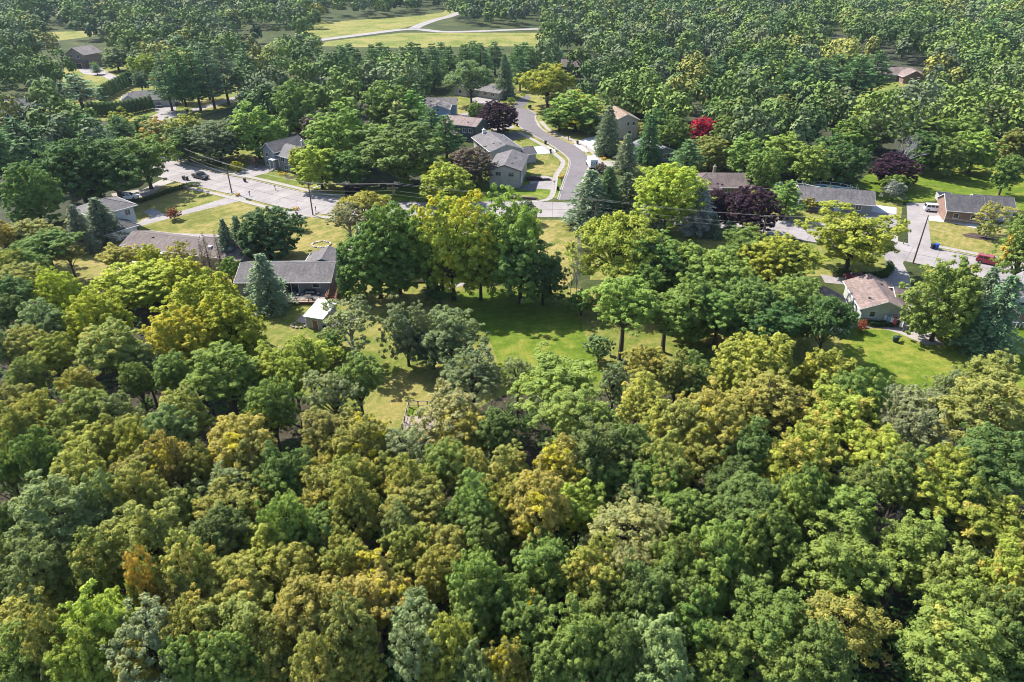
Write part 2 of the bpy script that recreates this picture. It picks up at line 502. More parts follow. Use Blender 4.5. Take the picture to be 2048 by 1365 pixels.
def floret(kind, seed, H, Rr, cb, clumps, leaves, leaf, cr=(0.06, 0.12), low=-0.75, lump=0.2, taper=0.0, inner=0.10, bark=None, gaps=0.12, nz=0.36):
    """crown as one uneven surface of small leaf florets over limbs"""
    rng = np.random.default_rng(seed)
    CH = H * (1 - cb); cz = H * cb + CH * 0.5
    ell = np.array([Rr, Rr, CH * 0.5])
    ks = unit(rng.normal(size=(14, 3))); fr = rng.uniform(1.0, 5.5, 14); ph = rng.uniform(0, 6.28, 14); am = rng.uniform(0.4, 1, 14) / fr ** 0.6
    am /= am.sum()
    def relief(d): return np.sum(am * np.sin((d @ ks.T) * fr * 2.2 + ph), axis=1) * 2.6
    z = rng.uniform(low, 1, clumps); t = rng.uniform(0, 6.283, clumps); qq = np.sqrt(1 - z * z)
    d = np.stack([qq * np.cos(t), qq * np.sin(t), z], 1)
    rel = relief(d)
    rad = (1 - lump) + lump * rel + rng.normal(size=clumps) * 0.085
    sub = rng.uniform(size=clumps) < 0.22; rad[sub] *= rng.uniform(0.6, 0.9, sub.sum())
    keep = (relief(d * 1.7 + 3.1) > -1.15 + gaps * 2) | (rng.uniform(size=clumps) > 0.65)
    d, rad, rel = d[keep], rad[keep], rel[keep]
    sh = ell * (1 - taper * np.clip(d[:, 2:3], -1, 1) * np.array([1, 1, 0]))
    C = d * rad[:, None] * sh + np.array([0, 0, cz])
    hue = (relief(d * 0.8 + 1.7) + 1) * 0.5
    P, NN, TO, TU = [], [], [], []
    for c, e, hv in zip(C, d, hue):
        r = Rr * rng.uniform(*cr); n = int(leaves * (r / (Rr * 0.5 * (cr[0] + cr[1]))) ** 1.6 * rng.uniform(0.75, 1.25)) + 4
        ax = unit(e * 0.8 + np.array([0, 0, 0.75]))
        g = unit(rng.normal(size=(n, 3)) + ax * 0.85)
        P.append(c + g * r * (rng.uniform(size=(n, 1)) ** 0.42) * np.array([1.08, 1.08, 0.8]))
        NN.append(unit(0.85 * g + np.array([0, 0, 0.5]) + nz * rng.normal(size=(n, 3))))
        TO.append(np.clip(0.5 * rng.uniform() + 0.2 * hv + rng.uniform(-0.05, 0.3, n), 0, 1))
        TU.append(np.clip(0.72 * (1 - hv) + 0.28 * rng.uniform(), 0, 1) + rng.uniform(-0.04, 0.04, n))
    ni = int(len(C) * leaves * inner)
    g = unit(rng.normal(size=(ni, 3))) * (rng.uniform(size=(ni, 1)) ** 0.4) * 0.7
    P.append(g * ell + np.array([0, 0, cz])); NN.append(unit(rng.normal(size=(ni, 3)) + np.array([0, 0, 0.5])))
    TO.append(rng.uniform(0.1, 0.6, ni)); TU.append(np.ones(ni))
    V, F = leaf_quads(rng, np.concatenate(P), np.concatenate(NN), leaf, leaf * 0.62)
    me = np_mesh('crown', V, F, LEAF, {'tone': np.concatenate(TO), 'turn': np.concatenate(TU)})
    mb = MB(); tr = H * 0.016 + Rr * 0.012; top = H * (cb + (1 - cb) * 0.6); bend = rng.normal(size=2) * 0.3
    mb.tube([(bend[0] * s * s, bend[1] * s * s, top * s) for s in (-0.03, 0.06, 0.3, 0.6, 1.0)], [tr * 1.5, tr * 1.1, tr * 0.9, tr * 0.6, tr * 0.25], 7)
    for i in rng.permutation(len(C))[:22]:
        c = C[i] * np.array([0.9, 0.9, 1]); s0 = min(0.95, max(0.25, (c[2] - CH * 0.3) / top * rng.uniform(0.75, 1.0)))
        p0 = Vector((bend[0] * s0 * s0, bend[1] * s0 * s0, top * s0)); p2 = Vector(c)
        p1 = p0.lerp(p2, 0.5) + Vector((rng.normal() * 0.25, rng.normal() * 0.25, 0.03 * H)); pm = p1.lerp(p2, 0.5) + Vector((rng.normal(), rng.normal(), rng.normal())) * 0.15
        mb.tube([p0, p1, pm, p2], [tr * 0.45, tr * 0.28, tr * 0.17, tr * 0.05], 5, False)
        for k in range(2):
            e2 = Vector(C[rng.integers(len(C))]); dd = (e2 - pm); dd = dd.normalized() * min(dd.length, Rr * 0.45)
            mb.tube([pm, pm + dd], [tr * 0.1, tr * 0.02], 3, False)
    add_proto(kind, 'broadleaf_tree', H, Rr, me, mb.mesh('trunk', bark or BARK))

def conifer(kind, seed, H, Rr, cb, whorls, per, tufts, size, droop, power=0.9, irregular=0.15, aspect=0.4, up=0.0, fill=0.35, bark=None):
    rng = np.random.default_rng(seed)
    P, D, TO, TU = [], [], [], []
    mb = MB(); tr = H * 0.014
    mb.tube([(0, 0, -0.3), (0, 0, H * 0.3), (0, 0, H * 0.7), (0, 0, H * 0.97)], [tr * 1.2, tr * 0.85, tr * 0.45, tr * 0.08], 7)
    for w in range(whorls):
        s = (w + rng.uniform(0, 0.6)) / whorls
        z = H * (cb + (1 - cb) * s)
        L0 = Rr * max(0.06, (1 - s)) ** power
        if s < 0.08: L0 *= 0.8
        n = max(4, int(per * (0.55 + 0.45 * (1 - s))))
        ph = rng.uniform(0, 6.28)
        for k in range(n):
            t = ph + 2 * math.pi * k / n + rng.normal() * 0.15
            L = L0 * rng.uniform(1 - irregular * 1.6, 1 + irregular)
            dz = -droop * L + up * L
            d = np.array([math.cos(t), math.sin(t), 0.0])
            m = max(6, int(tufts * (0.35 + 0.65 * L / Rr)))
            q = rng.uniform(fill * 0.4, 1.0, m) ** 0.75
            side = np.array([-math.sin(t), math.cos(t), 0.0])
            wd = (0.24 * L * (1.1 - 0.65 * q)) * rng.uniform(-1, 1, m)
            zz = z + dz * q ** 1.5 + 0.08 * L * np.sin(q * 3.1) + rng.normal(size=m) * 0.07 * (1 + 0.3 * L)
            P.append(d * (L * q)[:, None] + side * wd[:, None] + np.stack([np.zeros(m), np.zeros(m), zz], 1))
            dd = d * 0.9 + side * (wd / max(L, 0.3) * 2.0)[:, None] + np.array([0, 0, -0.3 * droop + 0.25 + up * 0.5]) + rng.normal(size=(m, 3)) * 0.35
            D.append(unit(dd))
            bt = rng.uniform()
            TO.append(np.clip(0.55 * bt + rng.uniform(0, 0.45, m), 0, 1)); TU.append(np.full(m, rng.uniform()))
            e = Vector(d * L) * 0.85
            mb.tube([(0, 0, z), (e.x * 0.5, e.y * 0.5, z + dz * 0.3 + 0.05 * L), (e.x, e.y, z + dz * 0.85)], [tr * 0.22, tr * 0.15, tr * 0.04], 3, False)
    P = np.concatenate(P); D = np.concatenate(D); n = len(P)
    Nn = unit(np.cross(D, rng.normal(size=(n, 3))) + np.array([0, 0, 0.55]))
    T = unit(D - Nn * np.sum(D * Nn, 1, keepdims=True)); B = np.cross(Nn, T)
    a = (size * rng.uniform(0.7, 1.35, n))[:, None]; b = a * aspect
    V = np.stack([P - T * a * 0.6, P + B * b, P + T * a, P - B * b], 1).reshape(-1, 3)
    F = np.arange(4 * n).reshape(-1, 4)
    me = np_mesh('crown', V, F, NEEDLE, {'tone': np.concatenate(TO), 'turn': np.concatenate(TU)})
    add_proto(kind, 'conifer_tree', H, Rr, me, mb.mesh('trunk', bark or BARK))

def bare(kind, seed, H, Rr, thick=1.0, up=0.55, mat=None, depth_n=5):
    rng = random.Random(seed); mb = MB()
    def grow(p, d, L, r, lev):
        q = p + d * L * 0.5 + Vector((rng.gauss(0, .06), rng.gauss(0, .06), 0)) * L
        e = q + (d + Vector((rng.gauss(0, .22), rng.gauss(0, .22), rng.gauss(0, .1)))).normalized() * L * 0.5
        mb.tube([p, q, e], [r, r * 0.82, r * 0.62], 6 if lev < 2 else 4, lev == 0)
        if lev >= depth_n: return
        for k in range(rng.choice((2, 3, 3)) if lev else 5):
            t = rng.uniform(0, 6.28); s = rng.uniform(0.45, 0.95)
            side = Vector((math.cos(t), math.sin(t), rng.uniform(-0.15, 0.5)))
            nd = (d * up + side * s).normalized()
            st = q.lerp(e, rng.uniform(0.0, 1.0))
            grow(st, nd, L * rng.uniform(0.55, 0.8), r * 0.55, lev + 1)
    grow(Vector((0, 0, -0.2)), Vector((0.03, 0.02, 1)).normalized(), H * 0.42, H * 0.016 * thick, 0)
    zmax = max(v[2] for v in mb.v); rmax = max(math.hypot(v[0], v[1]) for v in mb.v)
    me = mb.mesh('branches', mat or BARK_GREY)
    PROTO.setdefault(kind, []).append(dict(name='dead_tree', H=zmax, R=rmax, crown=None, trunk=me))

# near-wood trees: fine leaves
for i in range(8):
    floret('forest', 100 + i, 15.0, 3.9, (0.46, 0.40, 0.50, 0.43)[i % 4], (440, 500, 420, 520)[i % 4], 50, 0.120, (0.055, 0.12), lump=(0.26, 0.36, 0.30, 0.40)[(i * 3) % 4], taper=(0.0, 0.12, 0.05, 0.2)[(i + i // 4) % 4], gaps=(0.12, 0.25)[i % 2])
for i in range(4):
    floret('thin', 130 + i, 15.0, 3.9, 0.40, 400, 34, 0.112, (0.045, 0.115), lump=0.38, taper=0.05, inner=0.04, gaps=0.35)
for i in range(4):
    floret('round', 150 + i, 12.0, 4.8, 0.03, 760, 34, 0.16, (0.05, 0.10), low=-0.95, lump=0.2, taper=0.05)
for i in range(4):
    floret('oak', 170 + i, 12.0, 4.8, 0.07, 520, 32, 0.165, (0.055, 0.115), low=-0.9, lump=0.36, inner=0.05, gaps=0.22)
for i in range(3):
    broad('spread', 180 + i, 11.0, 6.0, 0.18, 22, 18, 48, 0.18, low=-0.5, spread=0.68, squash=0.6, lobe_r=(0.26, 0.36), ragged=0.16, inner=0.05)
# farther broadleaf: larger leaf clusters
for i in range(7):
    floret('mid', 200 + i, 14.0, 5.0, 0.02, 360, 24, 0.27, (0.07, 0.13), low=-0.95, nz=0.28, lump=(0.28, 0.38, 0.32)[i % 3], taper=(0.0, 0.18)[i % 2])
for i in range(3):
    broad('shrub', 220 + i, 2.4, 1.3, 0.05, 10, 9, 42, 0.10, low=-0.6, lobe_r=(0.34, 0.5))
for i in range(2):
    broad('sparse', 230 + i, 12.0, 4.0, 0.22, 14, 12, 26, 0.17, low=-0.5, lobe_r=(0.3, 0.45), ragged=0.25, inner=0.02, bark=BARK_GREY)
for i in range(3):
    conifer('spruce', 300 + i, 14.0, 3.3, 0.04, 30, 11, 62, 0.22, 0.30, (0.62, 0.7, 0.56)[i], (0.15, 0.22, 0.28)[i])
for i in range(4):
    conifer('pine', 310 + i, 18.0, 4.2, 0.18, 22, 8, 74, 0.30, -0.02, 0.55, 0.3, 0.35, up=0.12)
conifer('fir', 320, 12.0, 3.4, 0.06, 24, 9, 80, 0.24, 0.15, 0.6, 0.22)
conifer('arbor', 330, 4.0, 0.75, 0.02, 22, 8, 22, 0.14, -0.6, 0.45, 0.1)
conifer('brownconifer', 340, 13.0, 2.2, 0.10, 26, 8, 16, 0.16, 0.35, 0.7, 0.3)
for i in range(3):
    bare('dead', 400 + i, 9.0, 3, 0.8)
bare('deadtop', 410, 8.0, 3, 0.9, 1.1, mat_plain('lilac_grey_bark', (0.5, 0.46, 0.47), 0.9, 0.2, 4.0), 6)

LK = 1.62
PAL = {   # leaf reflectances
 'g': (0.095, 0.145, 0.036), 'd': (0.058, 0.100, 0.032), 'l': (0.135, 0.190, 0.044), 'y': (0.232, 0.240, 0.030),
 'o': (0.165, 0.170, 0.048), 'k': (0.205, 0.200, 0.045), 'a': (0.240, 0.205, 0.050), 'b': (0.118, 0.155, 0.068),
 's': (0.150, 0.168, 0.085), 't': (0.205, 0.195, 0.088), 'e': (0.205, 0.235, 0.038), 'n': (0.100, 0.160, 0.038),
 'P': (0.036, 0.016, 0.026), 'R': (0.300, 0.022, 0.050), 'Y': (0.270, 0.245, 0.022), 'B': (0.110, 0.085, 0.070),
 'A': (0.300, 0.190, 0.035), 'i': (0.102, 0.128, 0.076), 'c': (0.062, 0.105, 0.042), 'q': (0.082, 0.118, 0.066),
 'w': (0.150, 0.160, 0.140), 'x': (0.130, 0.105, 0.080), 'm': (0.20, 0.07, 0.035),
}
WORD = {'g': 'mid green', 'd': 'dark green', 'l': 'light green', 'y': 'yellow green', 'o': 'olive', 'k': 'golden olive', 'a': 'amber gold', 'b': 'bluish green', 's': 'silvery green', 't': 'pale tan', 'e': 'lime green', 'n': 'emerald green', 'i': 'grey green', 'P': 'dark purple', 'R': 'crimson', 'Y': 'golden yellow', 'B': 'mauve brown', 'A': 'orange', 'c': 'dark green', 'q': 'blue green', 'w': 'silver grey', 'x': 'bare brown', 'm': 'rust red'}
TR = random.Random(7)
N_TREE = {}
def plant(kind, x, y, h, r, colour, label=None, cat=None, group=None, autumn=None, autumn_colour=None, name=None, pi=None, rz=None, jitter=0.14, blend=0.0):
    pr = PROTO[kind]; p = pr[pi % len(pr)] if pi is not None else TR.choice(pr)
    nm = name or p['name']
    root = empty(nm, (x, y, ground_z(x, y)), TR.uniform(0, 6.28) if rz is None else rz, label, cat or 'tree', group)
    root.scale = (r / p['R'], r / p['R'], h / p['H'])
    tk = bpy.data.objects.new('trunk' if p['crown'] else 'branches', p['trunk']); COL.objects.link(tk); tk.parent = root
    if p['crown']:
        c = bpy.data.objects.new('crown', p['crown']); COL.objects.link(c); c.parent = root
        base = tuple(x * LK * (1.35 if kind in ('spruce', 'fir', 'pine', 'arbor') else 1.0) for x in PAL[colour])
        j = [1 + TR.uniform(-jitter, jitter)] * 3
        j = [q * (1 + TR.uniform(-jitter, jitter) * 0.45) for q in j]
        if blend: base = tuple(b_ * (1 - blend) + LK * m_ * blend for b_, m_ in zip(base, (0.156, 0.170, 0.044)))
        c.color = (base[0] * j[0], base[1] * j[1], base[2] * j[2], 1)
        c['autumn'] = float(autumn if autumn is not None else 0.0)
        ac = tuple(x * LK for x in PAL[autumn_colour]) if autumn_colour else tuple(q * k for q, k in zip(base, (1.5, 1.15, 0.8)))
        c['autumn_colour'] = [float(q) for q in ac]
        c['kind'] = 'stuff'
    N_TREE[nm] = N_TREE.get(nm, 0) + 1
    return root
# ------------------------------------------------------------------ ground, roads, lawns
def build_ground():
    xs = np.concatenate([np.arange(-2600, -700, 190), np.arange(-700, 701, 28), np.arange(890, 2700, 190)]).astype(float)
    ys = np.concatenate([[-400, -150], np.arange(-20, 1301, 28), np.arange(1400, 4300, 260)]).astype(float)
    V = [(x, y, ground_z(x, y)) for y in ys for x in xs]
    nx = len(xs)
    F = [(j*nx + i, j*nx + i + 1, (j+1)*nx + i + 1, (j+1)*nx + i) for j in range(len(ys) - 1) for i in range(nx - 1)]
    me = bpy.data.meshes.new('ground'); me.from_pydata(V, [], F); me.update(); me.materials.append(GRASS)
    o = bpy.data.objects.new('ground', me); COL.objects.link(o); struct(o)
build_ground()

def flat_poly(name, px, z, mat, parent=None, world_pts=None, kind='structure', wobble=0.0):
    pts = world_pts or [W(u, v) for u, v in px]
    if wobble:
        rr = random.Random(len(pts)); out = []
        for i, p in enumerate(pts):
            q = pts[(i + 1) % len(pts)]; k = max(1, int((q - p).length / 3.0))
            nrm = Vector((-(q - p).y, (q - p).x, 0)).normalized() if (q - p).length > 1e-3 else Vector((0, 0, 0))
            for j in range(k):
                out.append(p.lerp(q, j / k) + nrm * rr.uniform(-wobble, wobble))
        pts = out
    mb = MB(); mb.v = [(p.x, p.y, z) for p in pts]; mb.f = [tuple(range(len(pts)))]
    o = mb.build(name, mat, parent)
    if o.data.polygons[0].normal.z < 0: o.data.flip_normals()
    if kind: o['kind'] = kind
    return o

flat_poly('lawn', [(60, 570), (140, 430), (290, 380), (372, 362), (480, 398), (600, 430), (770, 444), (720, 560), (480, 610), (240, 600)], 0.004, LAWN_DRY, wobble=0.5)
flat_poly('lawn', [(486, 596), (700, 560), (1260, 580), (1700, 640), (2120, 630), (2160, 870), (1700, 810), (1200, 790), (690, 890), (560, 730), (490, 700)], 0.008, LAWN_MID, wobble=0.6)
flat_poly('lawn', [(870, 585), (1060, 583), (1135, 600), (1162, 640), (1178, 690), (1206, 765), (1010, 765), (985, 690), (950, 640)], 0.012, LAWN_GREEN, wobble=0.3)
flat_poly('lawn', [(1675, 662), (1800, 660), (2120, 655), (2140, 830), (1760, 800), (1690, 740)], 0.012, LAWN_GREEN, wobble=0.5)
flat_poly('lawn', [(256, 424), (300, 412), (330, 392), (398, 374), (470, 391), (360, 421), (325, 425), (306, 416), (284, 422)], 0.008, LAWN_MID, wobble=0.2)
flat_poly('lawn', [(340, 322), (420, 292), (520, 280), (640, 300), (730, 380), (692, 403), (500, 361)], 0.004, LAWN_MID)
flat_poly('lawn', [(690, 402), (690, 330), (830, 318), (1090, 290), (1118, 318), (1125, 395), (1035, 402)], 0.004, LAWN_GREEN)
flat_poly('lawn', [(1055, 318), (1098, 307), (1120, 322), (1116, 338), (1106, 352), (1062, 350)], 0.008, LAWN_DRY)
flat_poly('lawn', [(1360, 345), (1600, 360), (1740, 385), (1806, 404), (1796, 482), (1620, 446), (1500, 430), (1180, 400)], 0.004, LAWN_MID)
flat_poly('lawn', [(1680, 385), (1800, 312), (1960, 318), (2090, 345), (2110, 430), (1900, 402), (1812, 404), (1740, 402)], 0.008, LAWN_GREEN, wobble=0.5)
flat_poly('lawn', [(1856, 437), (1980, 455), (2090, 470), (2120, 552), (1975, 514), (1862, 494)], 0.008, LAWN_DRY)
flat_poly('lawn', [(1072, 440), (1160, 440), (1145, 560), (1110, 590), (1060, 585)], 0.010, LAWN_DRY)
flat_poly('lawn', [(1190, 440), (1460, 460), (1700, 500), (1770, 512), (1782, 548), (1660, 552), (1400, 560), (1180, 560)], 0.006, LAWN_MID)
flat_poly('lawn', [(225, 168), (260, 150), (300, 170), (345, 200), (345, 235), (200, 230), (190, 200)], 0.006, LAWN_MID)
flat_poly('lawn', [(830, 245), (905, 180), (1000, 150), (1180, 190), (1330, 262), (1420, 330), (1380, 420), (1150, 300), (1000, 300)], 0.003, LAWN_MID)
flat_poly('lawn', [(130, 130), (190, 118), (330, 150), (520, 150), (520, 200), (350, 245), (120, 240), (120, 190)], 0.003, LAWN_MID)
flat_poly('lawn', [(1700, 165), (1760, 158), (1850, 165), (1770, 195), (1715, 200)], 0.014, LAWN_MID)
flat_poly('lawn', [(1640, 78), (1690, 76), (1690, 118), (1640, 118)], 0.014, LAWN_MID)
flat_poly('forest_floor', [(-500, 1520), (-400, 620), (60, 560), (300, 600), (480, 700), (560, 745), (690, 890), (830, 870), (890, 845), (1010, 790), (1200, 790), (1700, 810), (2120, 860), (2500, 920), (2600, 1520)], 0.016, LITTER, wobble=1.2)
flat_poly('forest_floor', [(1430, 335), (1560, 352), (1700, 352), (1800, 310), (1960, 316), (2150, 345), (2400, 130), (1600, 60), (1150, 112), (1120, 150), (1300, 215), (1380, 270)], 0.010, WOODFLOOR, wobble=1.0)
flat_poly('forest_floor', [(-200, 420), (60, 460), (150, 420), (235, 385), (330, 325), (325, 250), (120, 236), (-250, 250)], 0.010, WOODFLOOR, wobble=1.0)
flat_poly('forest_floor', [(560, 290), (690, 380), (830, 372), (880, 300), (850, 240), (760, 180), (600, 190)], 0.010, WOODFLOOR, wobble=0.8)

def spline(pts, step=2.5):
    P = [pts[0] * 2 - pts[1]] + pts + [pts[-1] * 2 - pts[-2]]
    out = []
    for i in range(1, len(P) - 2):
        n = max(2, int((P[i+1] - P[i]).length / 0.8))
        for k in range(n):
            t = k / n
            out.append(0.5 * ((2*P[i]) + (P[i+1]-P[i-1])*t + (2*P[i-1]-5*P[i]+4*P[i+1]-P[i+2])*t*t + (3*P[i]-P[i-1]-3*P[i+1]+P[i+2])*t**3))
    out.append(P[-2])
    res = [out[0]]; acc = 0
    for a, b in zip(out, out[1:]):
        d = (b - a).length
        while acc + d >= step:
            a = a.lerp(b, (step - acc) / d); res.append(a); d = (b - a).length; acc = 0
        acc += d
    return res
def normals(c):
    r = []
    for i in range(len(c)):
        d = (c[min(i+1, len(c)-1)] - c[max(i-1, 0)]); d.z = 0; d.normalize()
        r.append(Vector((-d.y, d.x, 0)))          # left of travel
    return r
def offset(c, o): return [p + n * o for p, n in zip(c, normals(c))]
def ribbon(name, c, o0, o1, z, mat, thick=0.0, parent=None):
    A, B = offset(c, o0), offset(c, o1)
    mb = MB(); n = len(c)
    mb.v = [(p.x, p.y, z) for p in A] + [(p.x, p.y, z) for p in B]
    mb.f = [(i, i + 1, n + i + 1, n + i) for i in range(n - 1)]
    if thick:
        mb.v += [(p.x, p.y, z - thick) for p in A] + [(p.x, p.y, z - thick) for p in B]
        mb.f += [(i, 2*n + i, 2*n + i + 1, i + 1) for i in range(n - 1)] + [(n + i, n + i + 1, 3*n + i + 1, 3*n + i) for i in range(n - 1)]
        mb.f += [(0, n, 3*n, 2*n), (n - 1, 3*n - 1, 4*n - 1, 2*n - 1)]
    o = mb.build(name, mat, parent)
    if o.data.polygons[0].normal.z < 0: o.data.flip_normals()
    return o

# main road: concrete slabs between kerbs
main_px = [(250, 306), (352, 344), (485, 375), (615, 406), (720, 418), (860, 421), (1040, 419), (1160, 421), (1300, 430), (1440, 441), (1560, 456), (1700, 481), (1830, 508), (1985, 540), (2160, 578)]
MAIN = spline([W(u, v) for u, v in main_px], 2.5)
HW = 5.4
road = struct(ribbon('main_road', MAIN, -HW, HW, 0.006, ASPH_D))
nm = normals(MAIN)
for i in range(0, len(MAIN) - 2, 2):
    for (a, b) in ((-HW, -0.03), (0.03, HW)):
        q = [MAIN[i] + nm[i]*a, MAIN[i+1] + nm[i+1]*a, MAIN[i+2] + nm[i+2]*a, MAIN[i+2] + nm[i+2]*b, MAIN[i+1] + nm[i+1]*b, MAIN[i] + nm[i]*b]
        ctr = sum(q, Vector()) / 6
        q = [ctr + (p - ctr) * 0.986 for p in q]
        dz = TR.uniform(0, 0.008)
        mb = MB(); mb.prism([(p.x, p.y) for p in q], 'z', 0.008, 0.026 + dz)
        mb.build('slab', CONC, road)
# side street up to the turning circle
side_l = [(1116, 400), (1128, 362), (1136, 340), (1138, 321), (1121, 304), (1090, 284), (1049, 261), (1022, 238), (1016, 226), (1025, 217), (1042, 216)]
side_r = [(1056, 219), (1071, 228), (1072, 241), (1090, 263), (1148, 287), (1172, 308), (1180, 328), (1166, 360), (1156, 400)]
street = struct(flat_poly('side_street', side_l + side_r, 0.012, ASPH))
def kerb(px, w=0.3, name='kerb', parent=None, world=None, side=1):
    c = world or spline([W(u, v) for u, v in px], 1.6)
    o = ribbon(name, c, 0, side * w, 0.14, WALK, 0.16, parent)
    return struct(o)
SL = spline([W(u, v) for u, v in side_l], 1.6); SRr = spline([W(u, v) for u, v in side_r], 1.6)
kerb(None, world=SL, side=1); kerb(None, world=SRr, side=1)
struct(ribbon('gutter', SL, 0, -0.35, 0.016, WALK)); struct(ribbon('gutter', SRr, 0, -0.35, 0.016, WALK))
def part_of(c, lo, hi): return [p for p in c if lo <= PXL(p.x, p.y, 0)[0] <= hi]
for lo, hi in ((200, 466), (496, 592), (632, 728), (750, 1085), (1165, 1480), (1480, 1764), (1830, 2200)):
    kerb(None, world=part_of(offset(MAIN, -HW), lo, hi), side=-1)
for lo, hi in ((200, 470), (495, 1040), (1200, 1700), (1790, 1815), (1864, 2200)):
    kerb(None, world=part_of(offset(MAIN, HW), lo, hi), side=1)
for s_, lo, hi in ((-1, 380, 466), (-1, 496, 590), (-1, 634, 726), (1, 345, 468), (1, 497, 690), (1, 1505, 1700), (1, 1866, 2090)):
    struct(ribbon('verge', part_of(offset(MAIN, s_ * (HW + 0.31)), lo, hi), 0, s_ * 0.85, 0.05, LAWN_DRY))
# footways, square slab by slab
slab_mesh = MB().box(-0.74, 0.74, -0.74, 0.74, -0.05, 0.06).mesh('paving_slab', WALK)
def footway(c, lo=-9e9, hi=9e9, name='footway'):
    c = [p for p in c if lo <= PXL(p.x, p.y, 0)[0] <= hi]
    base = struct(ribbon(name, c, -0.72, 0.72, 0.018, ASPH_D))
    for p, q in zip(c, c[1:]):
        o = bpy.data.objects.new('slab', slab_mesh); COL.objects.link(o); o.parent = base
        m = (p + q) / 2; o.location = (m.x, m.y, TR.uniform(0.0, 0.012)); d = q - p
        o.rotation_euler = (0, 0, math.atan2(d.y, d.x))
footway(spline(offset(MAIN, -HW - 1.9), 1.52), 360, 730)
footway(spline(offset(MAIN, HW + 1.9), 1.52), 340, 690)
footway(spline(offset(MAIN, HW + 1.6), 1.52), 1500, 1800)
footway(spline(offset(MAIN, HW + 1.9), 1.52), 1866, 2090)
footway(spline([W(u, v) for u, v in ((1030, 405), (1085, 402), (1102, 395), (1108, 375), (1112, 352), (1124, 333), (1125, 322), (1110, 309), (1094, 296), (1066, 280), (1036, 264))], 1.52))
footway(spline([W(u, v) for u, v in ((1082, 243), (1102, 262), (1152, 284), (1184, 304), (1204, 328), (1205, 345))], 1.52))
# grass verges between kerb and footway, gone yellow
for px in ([(1110, 305), (1122, 303), (1138, 322), (1134, 341), (1128, 352), (1117, 352), (1130, 330), (1128, 320)], [(1040, 259), (1092, 285), (1100, 292), (1090, 292), (1064, 276)],
           [(1088, 264), (1095, 263), (1150, 288), (1146, 290)], [(1160, 300), (1180, 309), (1190, 330), (1180, 330), (1172, 310)]):
    flat_poly('verge', px, 0.022, LAWN_DRY)

# driveways and yards
def drive(px, mat=CONC, z=0.020, name='driveway'): return flat_poly(name, px, z, mat)
drive([(470, 390), (490, 394), (492, 400), (420, 417), (352, 434), (284, 452), (276, 446), (283, 441), (303, 434), (286, 424), (306, 417), (326, 427), (345, 428), (364, 422), (420, 406)])
drive([(588, 421), (628, 424), (632, 431), (560, 449), (520, 470), (482, 492), (450, 500), (440, 490), (480, 478), (530, 450)])
drive([(270, 464), (330, 466), (440, 470), (470, 478), (470, 500), (270, 486)], CONC, 0.018)
drive([(724, 434), (748, 436), (718, 490), (694, 560), (672, 552), (690, 510)], WALK)
drive([(466, 351), (494, 357), (536, 346), (545, 336), (508, 326), (492, 337)])
drive([(1092, 352), (1106, 356), (1104, 380), (1055, 377), (1060, 372), (1062, 352)], CONC, 0.022)
drive([(1045, 372), (1075, 366), (1072, 382), (1040, 380)], ASPH_D, 0.026)
drive([(1046, 297), (1093, 291), (1110, 300), (1112, 306), (1082, 309), (1062, 309)], CONC_NEW)
drive([(1142, 286), (1165, 279), (1196, 272), (1204, 296), (1190, 303), (1168, 304)], CONC_NEW)
drive([(1190, 326), (1210, 322), (1268, 322), (1268, 336), (1215, 333), (1196, 336)], WALK)
drive([(945, 196), (975, 193), (1015, 212), (1022, 222), (998, 218), (940, 203)], CONC)
drive([(1022, 214), (1040, 196), (1056, 190), (1062, 196), (1048, 216)], ASPH_D)
drive([(915, 228), (935, 226), (1005, 250), (1020, 246), (1030, 256), (990, 262)], CONC)
drive([(960, 280), (985, 266), (1044, 266), (1050, 272), (1000, 290)], ASPH_D)
drive([(1732, 408), (1793, 416), (1796, 484), (1752, 478), (1728, 450)], CONC)
drive([(1734, 408), (1793, 416), (1792, 428), (1733, 424)], CONC_NEW, 0.026)
drive([(1813, 406), (1904, 408), (1902, 434), (1856, 436), (1863, 498), (1817, 494)], CONC)
drive([(1856, 433), (1902, 431), (1972, 456), (1970, 461), (1900, 446), (1858, 442)], CONC_NEW, 0.026, 'path')
drive([(1768, 508), (1808, 520), (1806, 528), (1820, 554), (1822, 580), (1741, 574), (1650, 566), (1640, 548), (1662, 553), (1740, 562), (1776, 556), (1784, 540), (1772, 528)], CONC)
drive([(352, 349), (370, 355), (326, 372), (300, 393), (230, 399), (222, 388), (288, 378), (318, 362)], WALK)
drive([(160, 136), (186, 131), (200, 134), (212, 143), (232, 153), (262, 166), (238, 169), (205, 153), (168, 149), (158, 142)], CONC)
drive([(300, 216), (342, 208), (352, 214), (352, 230), (312, 240), (296, 236), (318, 226)], CONC)
drive([(300, 240), (352, 226), (420, 208), (500, 184), (505, 190), (420, 216), (352, 234), (310, 246)], CONC, 0.024, 'lane')
drive([(1722, 630), (1800, 640), (1840, 650), (1890, 690), (1850, 690), (1800, 668), (1760, 656), (1700, 655)], WALK, 0.026, 'patio')
drive([(592, 642), (604, 630), (630, 628), (632, 655), (614, 654), (604, 648)], GRAVEL, 0.026, 'patio')
drive([(880, 540), (900, 500), (960, 480), (1000, 490), (960, 560), (900, 580)], CONC, 0.024, 'patio')
drive([(320, 195), (352, 185), (360, 208), (345, 210)], CONC, 0.026, 'patio')
drive([(812, 832), (868, 834), (866, 862), (806, 864)], GRAVEL, 0.024, 'garden_bed')
drive([(814, 815), (870, 815), (868, 832), (812, 832)], LAWN_GREEN, 0.024, 'garden_bed')
drive([(1924, 469), (1946, 466), (1985, 474), (1990, 480), (1960, 480), (1930, 474)], MULCH, 0.020, 'flower_bed')
drive([(568, 352), (600, 344), (612, 352), (575, 360)], MULCH, 0.02, 'flower_bed')
